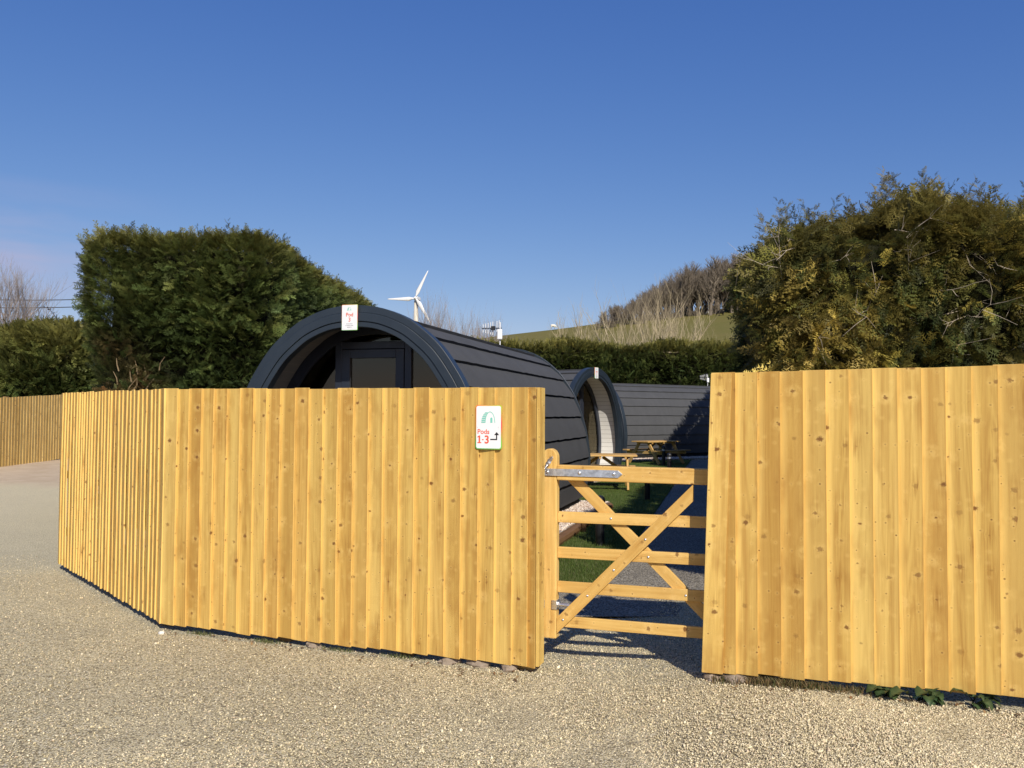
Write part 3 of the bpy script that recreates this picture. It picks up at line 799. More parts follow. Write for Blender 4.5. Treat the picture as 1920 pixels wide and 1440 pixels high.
# ------------------------------------------------------------------ camping pods
CP = [(0.0, 2.862), (0.22, 2.848), (0.42, 2.803), (0.66, 2.70), (0.85, 2.565), (1.03, 2.40), (1.20, 2.17), (1.335, 1.93), (1.48, 1.52), (1.555, 1.15), (1.58, 0.85), (1.545, 0.52), (1.46, 0.22)]
def spline(cp, k=6):
    pts = []
    ext = [(-cp[1][0], cp[1][1])] + cp + [(2 * cp[-1][0] - cp[-2][0], 2 * cp[-1][1] - cp[-2][1])]
    for i in range(1, len(ext) - 2):
        p0, p1, p2, p3 = (np.array(ext[j]) for j in (i - 1, i, i + 1, i + 2))
        for t in np.arange(k) / k:
            pts.append(0.5 * ((2 * p1) + (p2 - p0) * t + (2 * p0 - 5 * p1 + 4 * p2 - p3) * t ** 2 + (3 * p1 - p0 - 3 * p2 + p3) * t ** 3))
    pts.append(np.array(cp[-1]))
    return np.array(pts)
HP = spline(CP)
_seg = np.r_[0, np.cumsum(np.linalg.norm(np.diff(HP, axis=0), axis=1))]
PL = _seg[-1]
def prof(s, off=0.0):
    """point on the right half profile at arc length s, moved inwards by off"""
    s = min(max(s, 0), PL)
    e = 0.02
    P = np.array([np.interp(s, _seg, HP[:, 0]), np.interp(s, _seg, HP[:, 1])])
    a, b = max(s - e, 0), min(s + e, PL)
    t = np.array([np.interp(b, _seg, HP[:, 0]) - np.interp(a, _seg, HP[:, 0]), np.interp(b, _seg, HP[:, 1]) - np.interp(a, _seg, HP[:, 1])])
    t /= np.linalg.norm(t)
    nrm = np.array([-t[1], t[0]])        # outwards
    q = P - nrm * off
    if s < 1e-6: q[0] = 0.0
    return q
SS = np.linspace(0, PL, 49)
def full(off):
    r = [prof(s, off) for s in SS]
    return [(-p[0], p[1]) for p in r[::-1]] + [(p[0], p[1]) for p in r[1:]]
def arch_ring(mb, o0, o1, y0, y1, zmin=None):
    A, B = full(o0), full(o1)
    n = len(A)
    sl = np.r_[0, np.cumsum([math.dist(A[i], A[i + 1]) for i in range(n - 1)])]
    vs, bcs = [], []
    for i in range(n):
        vs += [(A[i][0], y0, A[i][1]), (A[i][0], y1, A[i][1]), (B[i][0], y1, B[i][1]), (B[i][0], y0, B[i][1])]
        bcs += [(sl[i], y0, 0.3), (sl[i], y1, 0.3), (sl[i], y1, 0.3), (sl[i], y0, 0.3)]
    fs = []
    for i in range(n - 1):
        q = 4 * i
        for a, b in ((0, 1), (1, 2), (2, 3), (3, 0)):
            fs.append((q + b, q + a, q + 4 + a, q + 4 + b))
    fs += [(0, 1, 2, 3), (4 * n - 1, 4 * n - 2, 4 * n - 3, 4 * n - 4)]
    mb.add(vs, fs, bcs)
def clip(poly, nx_, nz_, d):
    """keep nx*x + nz*z <= d"""
    out = []
    for i in range(len(poly)):
        a, b = poly[i], poly[(i + 1) % len(poly)]
        da, db = nx_ * a[0] + nz_ * a[1] - d, nx_ * b[0] + nz_ * b[1] - d
        if da <= 0: out.append(a)
        if (da < 0 < db) or (db < 0 < da):
            t = da / (da - db); out.append((a[0] + (b[0] - a[0]) * t, a[1] + (b[1] - a[1]) * t))
    return out

PLEN = 6.0
def make_pod(label, loc, rz):
    t = thing('camping_pod', label, 'camping pod', loc, rz)
    rg = random.Random(4)
    # lapped felt courses
    mb = MB(); CW = 0.362; RO = 0.055
    edges = [PL]
    while edges[-1] - CW > 0.1: edges.append(edges[-1] - CW)
    edges.append(0.0); edges = edges[::-1]
    ny = 36; yy = np.linspace(0.06, PLEN, ny + 1)
    for side in (1, -1):
        for k in range(len(edges) - 1):
            a = max(edges[k] - 0.05, 0.0); b = edges[k + 1]
            m = 6; jit = [rg.gauss(0, 0.0025) for _ in yy]; lift = [rg.gauss(0, 0.0015) for _ in yy]
            vs, fs = [], []
            for j in range(m + 1):
                f = j / m
                for i, yv in enumerate(yy):
                    s = a + (b - a) * f + (jit[i] * f if k < len(edges) - 2 else 0)
                    p = prof(min(s, PL), RO - 0.040 * f - lift[i] * f)
                    vs.append((side * p[0], yv, p[1]))
            for i, yv in enumerate(yy):          # under-edge of the course
                s = b + jit[i] * (1 if k < len(edges) - 2 else 0)
                p = prof(min(s, PL), RO + 0.004); vs.append((side * p[0], yv, p[1]))
            w = ny + 1
            for j in range(m + 1):
                for i in range(ny):
                    q = (j * w + i, j * w + i + 1, (j + 1) * w + i + 1, (j + 1) * w + i)
                    fs.append(q if side < 0 else q[::-1])
            mb.add(vs, fs)
    mb.build('roof', M['roof'], t)
    mb = MB(); arch_ring(mb, 0.065, 0.109, 0.101, PLEN - 0.01); mb.build('shell', M['interior'], t)
    # fascia of three arched bands
    mb = MB()
    arch_ring(mb, -0.012, 0.070, -0.018, 0.13)
    arch_ring(mb, 0.0705, 0.165, -0.034, 0.10)
    arch_ring(mb, 0.1655, 0.228, -0.020, 0.10)
    mb.build('fascia', M['navy'], t, bevel=0.006)
    mb = MB(); arch_ring(mb, 0.110, 0.126, 0.101, 0.62)
    mb.build('porch_lining', M['lining'], t)
    # porch floor and chassis
    mb = MB(); mb.bx(-1.24, 1.24, 0.0, 0.62, 0.20, 0.26); mb.build('porch_floor', M['stake'], t)
    mb = MB(); mb.bx(-1.40, 1.40, 0.08, PLEN - 0.08, 0.10, 0.215)
    for yv in (0.4, 2.2, 4.0, 5.6):
        for xv in (-1.1, 1.1): mb.bx(xv - 0.1, xv + 0.1, yv - 0.1, yv + 0.1, 0.0, 0.10)
    mb.build('chassis', M['under'], t)
    # rear wall
    po = [p for p in full(0.07)]
    mb = MB(); mb.prism(po, lambda x, z, q: Vector((x, q, z)), PLEN - 0.06, PLEN - 0.012); mb.build('rear_wall', M['navy'], t)
    mb = MB(); arch_ring(mb, 0.0, 0.09, PLEN - 0.005, PLEN + 0.03); mb.build('rear_trim', M['navy'], t, bevel=0.004)
    # glazed front wall
    Y = 0.60
    fr_ = MB(); arch_ring(fr_, 0.127, 0.255, Y - 0.03, Y + 0.05)
    inner = full(0.255)
    xl, xr, hb, ht = -0.52, 0.46, 2.385, 2.52
    fr_.bx(xl, xl + 0.085, Y - 0.025, Y + 0.045, 0.262, ht - 0.001)
    fr_.bx(xr - 0.085, xr, Y - 0.025, Y + 0.045, 0.262, ht - 0.001)
    fr_.bx(xl - 0.55, xr + 0.55, Y - 0.028, Y + 0.048, 0.22, 0.262)
    fr_.bx(xl + 0.086, xr - 0.086, Y - 0.026, Y + 0.046, hb + 0.05, ht)
    fr_.build('window_frame', M['frame'], t, bevel=0.004)
    d = MB()
    a, b = xl + 0.09, xr - 0.09
    d.bx(a, a + 0.105, Y - 0.035, Y + 0.03, 0.27, hb + 0.045); d.bx(b - 0.105, b, Y - 0.035, Y + 0.03, 0.27, hb + 0.045)
    d.bx(a + 0.1055, b - 0.1055, Y - 0.034, Y + 0.029, hb - 0.06, hb + 0.044); d.bx(a + 0.1055, b - 0.1055, Y - 0.034, Y + 0.029, 0.271, 0.42)
    door = d.build('door', M['frame'], t, bevel=0.004)
    pv = lambda x, z, q: Vector((x, q, z))
    g_ = MB(); g_.prism([(a + 0.1, 0.41), (b - 0.1, 0.41), (b - 0.1, hb - 0.055), (a + 0.1, hb - 0.055)], pv, Y + 0.0, Y + 0.006); g_.build('pane', M['glass'], door)
    h = MB(); h.bx(b - 0.07, b - 0.035, Y - 0.047, Y - 0.036, 1.12, 1.36); h.tube([(b - 0.052, Y - 0.047, 1.28), (b - 0.052, Y - 0.09, 1.28), (b - 0.17, Y - 0.09, 1.28)], 0.011, 8)
    h.build('handle', M['galv'], door)
    for nm, pl in (('l', clip(inner, 1, 0, xl + 0.01)), ('r', clip(inner, -1, 0, -(xr - 0.01))), ('t', clip(clip(clip(inner, 0, -1, -(ht - 0.01)), 1, 0, xr - 0.01), -1, 0, -xl - 0.01))):
        pl = clip(pl, 0, -1, -0.255)
        g_ = MB(); g_.prism(pl, pv, Y + 0.008, Y + 0.014); g_.build('window_pane', M['glass'], t)
    # curtains and floor inside
    for x0, x1 in ((-1.05, -0.60), (0.55, 1.05)):
        c = MB(); nn = 40
        vs, fs = [], []
        for i in range(nn + 1):
            x = x0 + (x1 - x0) * i / nn; yv = 0.80 + 0.03 * math.sin(i * 1.25) + 0.012 * math.sin(i * 2.7)
            zt = 2.15 - 0.7 * max(abs(x) - 0.55, 0) ** 1.3
            vs += [(x, yv, 0.30), (x, yv, zt)]
        for i in range(nn): fs.append((2 * i, 2 * i + 2, 2 * i + 3, 2 * i + 1))
        c.add(vs, fs); c.build('curtain', M['curtain'], t, smooth=True)
    c = MB(); c.bx(-1.2, 1.2, 0.68, PLEN - 0.1, 0.22, 0.26); c.build('floor', M['interior'], t)
    return t

POD = {3: ((-1.775, 9.26, 0.0), R(-15.8)), 2: ((2.14, 21.5, 0.0), R(56)), 1: ((3.15, 30.9, 0.0), R(-57))}
pod3 = make_pod('dark grey arched camping pod nearest the fence, with the Pod 3 sign over its porch', *POD[3])
pod2 = copy_tree(pod3); pod2.location = POD[2][0]; pod2.rotation_euler.z = POD[2][1]
pod2['label'] = 'dark arched camping pod in the middle, its white-lined porch open behind a picnic table'
pod1 = copy_tree(pod3); pod1.location = POD[1][0]; pod1.rotation_euler.z = POD[1][1]
pod1['label'] = 'farthest dark camping pod, seen side on as a long ribbed roof beside the right fence'
for o in (pod1, pod2, pod3): o['group'] = 'camping pods behind the fence'
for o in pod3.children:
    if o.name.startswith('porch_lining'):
        o.data = o.data.copy(); o.data.materials[0] = M['lining_shade']
for o in [c for c in pod3.children if c.name.startswith('curtain')]: bpy.data.objects.remove(o)   # no curtain drawn in the nearest one

def pod_pt(k, x, y, z):
    loc, rz = POD[k]
    return Vector((loc[0] + x * math.cos(rz) - y * math.sin(rz), loc[1] + x * math.sin(rz) + y * math.cos(rz), z))
def pod_bed(k, hw, y0, y1, z):
    c = [pod_pt(k, x, y, z) for x, y in ((-hw, y0), (hw, y0), (hw, y1), (-hw, y1))]
    mb = MB(); mb.add(c + [p - Vector((0, 0, z + 0.05)) for p in c], [(0, 1, 2, 3), (0, 4, 5, 1), (1, 5, 6, 2), (2, 6, 7, 3), (3, 7, 4, 0)])
    tag(mb.build('pebble_bed', M['pebble']), kind='structure')
pod_bed(3, 1.86, -0.9, 6.4, 0.12); pod_bed(2, 1.9, -0.7, 6.4, 0.09); pod_bed(1, 2.25, -0.5, 6.5, 0.08)
# pebbles heaped on the beds that show through the gate
pts, sz = [], []
for k, n, xr_, yr_, z in ((3, 3600, (1.30, 1.84), (2.5, 6.3), 0.125), (1, 2600, (1.3, 2.2), (0, 6.4), 0.085)):
    for _ in range(n):
        p = pod_pt(k, random.uniform(*xr_), random.uniform(*yr_), z); pts.append(p); sz.append(random.uniform(0.012, 0.026))
n = len(pts); sz = np.array(sz)
Mx = rand_rot(n) * (sz[:, None] * RNG.uniform(0.7, 1.2, (n, 3)))[:, None, :]
pal = np.array([(0.62, 0.50, 0.40), (0.72, 0.62, 0.52), (0.5, 0.36, 0.28), (0.78, 0.72, 0.64), (0.36, 0.22, 0.16)])
V, F, K = scatter(stone_protos(), Mx, np.array(pts), pal[RNG.choice(5, n, p=[.35, .25, .18, .16, .06])])
tag(np_mesh('bed_pebbles', V, F, M['stone'], col=K), kind='stuff', label='pinkish white pebbles heaped along the edge of the pods')

# timber edging along the bed of the near pod
te = thing('timber_edging', 'brown round timber edging along the pebble bed of the nearest pod', 'edging', tuple(pod_pt(3, 1.92, 4, 0)))
mb = MB(te.location); mb.tube([pod_pt(3, 1.92, 0.4, 0.075), pod_pt(3, 1.93, 3.2, 0.078), pod_pt(3, 1.92, 6.0, 0.075)], 0.07, 10)
mb.build('log', M['sleeper'], te)
for yv in (0.9, 3.1, 5.4):
    mb = MB(te.location); mb.tube([pod_pt(3, 2.02, yv, -0.1), pod_pt(3, 2.02, yv, 0.16)], 0.035, 8); mb.build('peg', M['sleeper'], te)

# name boards on the pod fascias
def pod_sign(k, label, txt):
    p = pod_pt(k, -0.02 if k == 3 else 0.0, -0.05, 2.735)
    s = thing('name_sign', label, 'sign', tuple(p), POD[k][1])
    mb = MB(); mb.prism(rrect(0.192, 0.286, 0.008), sign_fn(), -0.006, 0.003); mb.build('sign_edge', M['border'], s)
    mb = MB(); mb.prism(rrect(0.186, 0.278, 0.007), sign_fn(), 0.0031, 0.0045); mb.build('sign_face', M['white'], s)
    pod_icon(s, -0.004, 0.095, 0.05, 0.0047)
    text_mesh('Pod', 0.058, 0.0, 0.012, 'lettering', M['coral'], s, 0.0052, bold=0.001)
    text_mesh(txt, 0.062, 0.0, -0.045, 'lettering', M['coral'], s, 0.0052, bold=0.001)
    mb = MB()
    for j, (w, kx) in enumerate(((0.078, 5), (0.096, 6), (0.06, 4))):    # small print too fine to read
        z = -0.075 - 0.0185 * j; x = -w / 2
        rr_ = random.Random(j)
        for q in range(kx):
            ww = w / kx * rr_.uniform(0.6, 0.9)
            mb.prism([(x, z), (x + ww, z), (x + ww, z + 0.007), (x, z + 0.007)], sign_fn(), 0.0047, 0.0053); x += w / kx
    mb.build('small_print', M['greyink'], s)
    return s
pod_sign(3, 'white Pod 3 sign at the crown of the nearest arch', '3')
pod_sign(2, 'small white sign at the crown of the middle pod arch', '2')

# television aerials
def aerial(loc, label, rz):
    t = thing('tv_aerial', label, 'aerial', loc, rz, 'aerials on the pods')
    mb = MB(); mb.tube([(0, 0, -0.12), (0, 0, 0.44)], 0.010, 8); mb.build('mast', M['white'], t)
    mb = MB(); mb.bx(-0.045, 0.045, -0.05, -0.012, 0.13, 0.31); mb.build('junction_box', M['white'], t, bevel=0.012)
    mb = MB(); mb.bar((0.03, 0.0, 0.335), (-0.33, 0.0, 0.335), 0.014, 0.014); mb.bx(-0.16, -0.09, -0.03, 0.03, 0.30, 0.37); mb.build('boom', M['black'], t)
    for i, x in enumerate((-0.31, -0.265, -0.22, -0.175, -0.135, -0.06, -0.02)):
        h = 0.075 + 0.011 * i
        mb = MB(); mb.tube([(x, 0.02, 0.335 - h), (x, 0.02, 0.335 + h)], 0.0065, 6); mb.build('element', M['white'], t)
    return t
a3 = pod_pt(3, 0.0, 5.72, 2.86)
aer = aerial(tuple(a3), 'white spiky television aerial and box on the back of the nearest pod roof', R(-8))
a1 = copy_tree(aer); a1.location = pod_pt(1, 0.05, 5.75, 2.86); a1.rotation_euler.z = R(10)
a1['label'] = 'tiny television aerial with white box on the farthest pod, just left of the right fence'

# ------------------------------------------------------------------ picnic tables
def picnic(loc, rz, label):
    t = thing('picnic_table', label, 'picnic table', loc, rz, 'picnic tables on the lawn')
    for i in range(5):
        mb = MB(); y = -0.30 + 0.15 * i; mb.bx(-0.80, 0.80, y - 0.069, y + 0.069, 0.715, 0.752); mb.build('top_plank', M['table'], t, bevel=0.004)
    for s in (-1, 1):
        for k in (0, 1):
            y = s * (0.63 + 0.135 * k); mb = MB(); mb.bx(-0.80, 0.80, y - 0.062, y + 0.062, 0.425, 0.462); mb.build('bench_plank', M['table'], t, bevel=0.004)
    for x in (-0.55, 0.0, 0.55):
        mb = MB(); mb.bx(x - 0.022, x + 0.022, -0.355, 0.355, 0.665, 0.714); mb.build('batten', M['table'], t)
    for x in (-0.59, 0.59):
        for s in (-1, 1):
            mb = MB(); mb.bar((x, s * 0.68, 0.0), (x, s * 0.20, 0.70), 0.044, 0.095); mb.build('leg', M['table'], t, bevel=0.003)
        x2 = x - 0.046 * (1 if x > 0 else -1)
        mb = MB(); mb.bx(x2 - 0.021, x2 + 0.021, -0.82, 0.82, 0.33, 0.424); mb.build('cross_beam', M['table'], t, bevel=0.003)
        mb = MB(); mb.bar((x2 * 0.99, 0, 0.345), (0.05 * (1 if x > 0 else -1), 0, 0.69), 0.044, 0.07); mb.build('strut', M['table'], t)
    return t
t2 = picnic((1.98, 18.6, 0.034), R(-6), 'wooden picnic table on the lawn in front of the white porch of the middle pod')
t1 = copy_tree(t2); t1.location = (4.85, 28.0, 0.034); t1.rotation_euler.z = R(38)
t1['label'] = 'wooden picnic table standing on the lawn against the long roof of the farthest pod'

# ------------------------------------------------------------------ bollard lights along the path
def bollard(x, y, label):
    t = thing('bollard_light', label, 'bollard', (x, y, 0.0), 0, 'black bollard lights beside the path')
    mb = MB(); mb.lathe([(0.075, 0.0), (0.075, 0.03), (0.055, 0.035), (0.055, 0.50)], n=18); mb.build('post', M['black'], t, bevel=0.003)
    mb = MB(); mb.lathe([(0.048, 0.501), (0.048, 0.56)], n=18); mb.build('lens', M['galv'], t)
    mb = MB(); mb.lathe([(0.060, 0.561), (0.068, 0.575), (0.066, 0.60), (0.055, 0.63), (0.032, 0.65), (0.006, 0.657)], n=18); mb.build('cap', M['black'], t, smooth=True)
    return t
b0 = bollard(1.115, 10.5, 'black domed bollard light standing on the lawn close behind the gate')
for (x, y, lb) in ((2.62, 16.1, 'black bollard light half hidden behind the top rail of the gate'),
                   (4.18, 22.1, 'right one of the two slim black bollards in front of the far picnic table'),
                   (4.92, 27.0, 'left one of the two slim black bollards in front of the far picnic table')):
    b = copy_tree(b0); b.location = (x, y, 0); b['label'] = lb

# ------------------------------------------------------------------ conifer hedges
def spray_protos(k=5, pairs=8, droop=0.16, width=0.42):
    out = []
    for i in range(k):
        V, F = [], []
        def leaf(p, d, L, w):
            d = d / np.linalg.norm(d); side = np.cross(d, [0, 0, 1.0]); side /= np.linalg.norm(side)
            b = len(V); V.extend([p - side * w, p + d * L * 0.45 + side * w * 1.25, p + d * L + np.array([0, 0, -droop * L * 0.6]), p + d * L * 0.4 - side * w * 1.25])
            F.extend([[b, b + 1, b + 2], [b, b + 2, b + 3]])
        for j in range(pairs):
            f = (j + 0.6) / pairs
            p = np.array([0.03 * math.sin(f * 5 + i), f, -droop * f * f])
            L = width * (1 - f * 0.72) * RNG.uniform(0.75, 1.2)
            for s in (-1, 1):
                if RNG.random() < 0.08: continue
                d = np.array([s * RNG.uniform(0.7, 1.0), RNG.uniform(0.6, 1.0), RNG.uniform(-0.2, 0.25)])
                leaf(p, d, L, 0.028 + 0.012 * RNG.random())
        leaf(np.array([0, 0.0, 0]), np.array([0.03, 1, -0.05]), 1.12, 0.02)
        out.append((np.array(V), np.array(F)))
    return out
SPR = spray_protos()
def fine_spray(k=6, droop=0.3):
    out = []
    for i in range(k):
        V, F = [], []
        def leaf(p, d, L, w):
            d = d / np.linalg.norm(d); side = np.cross(d, [0, 0, 1.0]); side /= np.linalg.norm(side)
            b = len(V); V.extend([p - side * w * 0.5, p + side * w * 0.5, p + d * L + np.array([0, 0, -0.1 * L])])
            F.append([b, b + 1, b + 2])
        n = 8
        leaf(np.zeros(3), np.array([0.0, 1, -droop * 0.5]), 1.0, 0.03)
        for j in range(n):
            f = (j + 0.5) / n; p = np.array([0.04 * math.sin(f * 4 + i), f * 0.9, -droop * f * f])
            L = 0.46 * (1 - 0.7 * f) * RNG.uniform(0.7, 1.25)
            for s_ in (-1, 1):
                if RNG.random() < 0.12: continue
                d = np.array([s_ * RNG.uniform(0.6, 1.0), RNG.uniform(0.6, 1.1), RNG.uniform(-0.35, 0.2)]); d /= np.linalg.norm(d)
                leaf(p, d, L, 0.035)
                for q in range(3):
                    pq = p + d * L * (0.25 + 0.25 * q)
                    for s2 in (-1, 1):
                        sd = np.array([d[0] * 0.6 - s2 * d[1] * 0.75, d[1] * 0.6 + s2 * d[0] * 0.75, d[2] + RNG.uniform(-0.2, 0.2)])
                        leaf(pq, sd, L * RNG.uniform(0.28, 0.48) * (1 - 0.15 * q), 0.036)
        out.append((np.array(V), np.array(F)))
    return out
SPR_R = fine_spray()
SPR_L = fine_spray(6, 0.12)
SPR = spray_protos(5, 11, 0.16, 0.40) + []

class Hedge:
    def __init__(self, boxes): self.boxes = boxes      # (cx, cy, rz, hx, hy, z0, z1, r)
    def sample(self, b, dens, faces='fblrt'):
        cx, cy, rz, hx, hy, z0, z1, r = b
        hz2 = (z1 - z0) / 2; P, Nn = [], []
        for fc, (n, u, v, hu, hv, hn) in {'f': ((0, -1, 0), (1, 0, 0), (0, 0, 1), hx, hz2, hy), 'b': ((0, 1, 0), (1, 0, 0), (0, 0, 1), hx, hz2, hy),
                                         'l': ((-1, 0, 0), (0, 1, 0), (0, 0, 1), hy, hz2, hx), 'r': ((1, 0, 0), (0, 1, 0), (0, 0, 1), hy, hz2, hx),
                                         't': ((0, 0, 1), (1, 0, 0), (0, 1, 0), hx, hy, hz2)}.items():
            if fc not in faces: continue
            dn = dens[fc] if isinstance(dens, dict) else dens
            k = int(4 * hu * hv * dn)
            a, c = RNG.uniform(-1, 1, k), RNG.uniform(-1, 1, k)
            p = np.outer(a * hu, u) + np.outer(c * hv, v) + np.array(n) * hn
            inner = np.clip(p, [-(hx - r), -(hy - r), -hz2], [hx - r, hy - r, hz2 - r])
            d = p - inner; d /= np.maximum(np.linalg.norm(d, axis=1, keepdims=True), 1e-6)
            P.append(inner + d * r); Nn.append(d)
        P, Nn = np.concatenate(P), np.concatenate(Nn)
        c_, s_ = math.cos(rz), math.sin(rz); Rm = np.array([[c_, -s_, 0], [s_, c_, 0], [0, 0, 1]])
        return P @ Rm.T + np.array([cx, cy, (z0 + z1) / 2]), Nn @ Rm.T
    def core(self, mb, b, inset):
        cx, cy, rz, hx, hy, z0, z1, r = b
        hz2 = (z1 - z0) / 2; n = 14
        c_, s_ = math.cos(rz), math.sin(rz)
        for n_, u, v, hu, hv, hn in (((0, -1, 0), (1, 0, 0), (0, 0, 1), hx, hz2, hy), ((0, 1, 0), (-1, 0, 0), (0, 0, 1), hx, hz2, hy), ((-1, 0, 0), (0, -1, 0), (0, 0, 1), hy, hz2, hx),
                                     ((1, 0, 0), (0, 1, 0), (0, 0, 1), hy, hz2, hx), ((0, 0, 1), (1, 0, 0), (0, 1, 0), hx, hy, hz2)):
            vs, fs = [], []
            for j in range(n + 1):
                for i in range(n + 1):
                    p = np.array(u) * hu * (2 * i / n - 1) + np.array(v) * hv * (2 * j / n - 1) + np.array(n_) * hn
                    inner = np.clip(p, [-(hx - r), -(hy - r), -hz2], [hx - r, hy - r, hz2 - r])
                    d = p - inner; d = d / max(np.linalg.norm(d), 1e-6)
                    w = inner + d * (r - inset)
                    w = w + d * 0.12 * (vnoise(np.array([w * 2.1 + cx]), 5)[0] - 0.5)
                    vs.append((w[0] * c_ - w[1] * s_ + cx, w[0] * s_ + w[1] * c_ + cy, w[2] + (z0 + z1) / 2))
            for j in range(n):
                for i in range(n): fs.append((j * (n + 1) + i, j * (n + 1) + i + 1, (j + 1) * (n + 1) + i + 1, (j + 1) * (n + 1) + i))
            mb.add(vs, fs)

def make_hedge(name, label, boxes, dens, size, pal, amp, inset, hole, protos, seed, updir=0.35, group=None, tipcol=None, shoots=None, faces='fblrt', brown=None, droop=False, coher=1.6, cvar=0.25, cut=None):
    cx, cy = boxes[0][0], boxes[0][1]
    t = thing(name, label, 'hedge', (cx, cy, 0), 0, group)
    H = Hedge(boxes)
    mb = MB(t.location)
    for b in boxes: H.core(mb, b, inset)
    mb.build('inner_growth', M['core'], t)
    Ps, Ns = [], []
    for i, b in enumerate(boxes):
        p, n = H.sample(b, dens[i] if isinstance(dens, list) else dens, faces[i] if isinstance(faces, list) else faces); Ps.append(p); Ns.append(n)
    P, Nn = np.concatenate(Ps), np.concatenate(Ns)
    fs = 1.0 / max(size[1] * 5, 0.3)
    lump = vnoise(P * fs * 1.0, seed) ; lump2 = vnoise(P * fs * 2.6, seed + 1)
    if cut is not None:
        k0 = ~((P[:, 0] < cut[0]) & (P[:, 2] < cut[1])); P, Nn, lump, lump2 = P[k0], Nn[k0], lump[k0], lump2[k0]
    keep = (lump2 * 0.65 + lump * 0.35 + RNG.uniform(-0.12, 0.12, len(P))) > hole
    P, Nn, lump, lump2 = P[keep], Nn[keep], lump[keep], lump2[keep]
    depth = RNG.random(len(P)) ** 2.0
    P = P + Nn * (amp * (lump - 0.5) * 2 + amp * 0.8 * (lump2 - 0.5) - depth[:, None].ravel() * inset * 0.7)[:, None]
    fq = fs * 3.2
    fld = np.stack([vnoise(P * fq, seed + 31), vnoise(P * fq, seed + 47), vnoise(P * fq, seed + 59)], 1) - 0.5
    rnd = RNG.normal(0, 0.32, P.shape) + fld * coher
    D = Nn * 0.9 + np.array([0, 0, updir]) + rnd
    if droop:
        dr = RNG.random(len(P)) < 0.6; D[dr, 2] -= 0.75
    s = RNG.uniform(size[0], size[1], len(P)) * (0.8 + 0.4 * lump)
    Mx = basis(D, RNG.uniform(-0.9, 0.9, len(P)) + np.where(RNG.random(len(P)) < .3, 1.5, 0)) * s[:, None, None]
    pal_ = np.array(pal)
    ci = np.clip((lump * 0.5 + lump2 * 0.35 + RNG.random(len(P)) * 0.45 - 0.12) * len(pal_), 0, len(pal_) - 1).astype(int)
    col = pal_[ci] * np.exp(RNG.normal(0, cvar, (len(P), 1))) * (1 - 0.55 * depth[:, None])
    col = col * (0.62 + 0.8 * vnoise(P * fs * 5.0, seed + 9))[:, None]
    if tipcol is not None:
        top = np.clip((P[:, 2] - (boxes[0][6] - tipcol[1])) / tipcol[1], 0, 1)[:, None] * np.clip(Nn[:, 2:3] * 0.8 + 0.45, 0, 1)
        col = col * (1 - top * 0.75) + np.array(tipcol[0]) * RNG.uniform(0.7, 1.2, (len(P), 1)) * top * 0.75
    if brown is not None:
        for (bx_, by_, bz_, br_, bc_) in brown:
            w = np.exp(-(((P - np.array([bx_, by_, bz_])) / br_) ** 2).sum(1)) * (RNG.random(len(P)) < 0.75)
            col = col * (1 - w[:, None]) + np.array(bc_) * RNG.uniform(0.5, 1.3, (len(P), 1)) * w[:, None]
    if shoots is not None:      # leading shoots standing up from the clipped top
        k, L = shoots[0], shoots[1]
        tp = np.where(Nn[:, 2] > 0.45)[0]
        pk = RNG.choice(tp, k)
        SP, SD, SS_, SC = [], [], [], []
        for i in pk:
            ln = L * RNG.uniform(0.3, 1.0) ** 1.3; dr_ = np.array([RNG.normal(0, 0.32), RNG.normal(0, 0.32), 1.0]) + Nn[i] * 0.25; dr_ /= np.linalg.norm(dr_)
            m = max(4, int(ln / 0.035))
            az = RNG.uniform(0, 6)
            for j in range(m):
                f = j / m; q = P[i] + dr_ * ln * f
                az += 2.4
                SP.append(q); SD.append(dr_ * 0.9 + np.array([math.cos(az), math.sin(az), 0.0]) * (0.95 - 0.6 * f)); SS_.append(ln * (0.42 - 0.26 * f) * RNG.uniform(0.8, 1.2)); SC.append(col[i] * RNG.uniform(0.8, 1.15))
        Mx = np.concatenate([Mx, basis(np.array(SD), RNG.uniform(-1, 1, len(SD))) * np.array(SS_)[:, None, None]])
        P = np.concatenate([P, np.array(SP)]); col = np.concatenate([col, np.array(SC)])
    V, F, K = scatter(protos, Mx, P - np.array([cx, cy, 0]), col)
    K = K * RNG.uniform(0.85, 1.15, (len(K), 1))
    np_mesh('foliage', V, F, M['leaf'], t, K)
    return t, P, Nn

GREEN = [(0.046, 0.064, 0.028), (0.064, 0.092, 0.034), (0.088, 0.125, 0.038), (0.125, 0.160, 0.046), (0.18, 0.200, 0.058)]
BRONZE = [(0.036, 0.056, 0.028), (0.055, 0.076, 0.029), (0.090, 0.105, 0.031), (0.150, 0.145, 0.037), (0.235, 0.195, 0.046), (0.32, 0.245, 0.058), (0.40, 0.31, 0.10)]
YEL = (0.27, 0.235, 0.055)

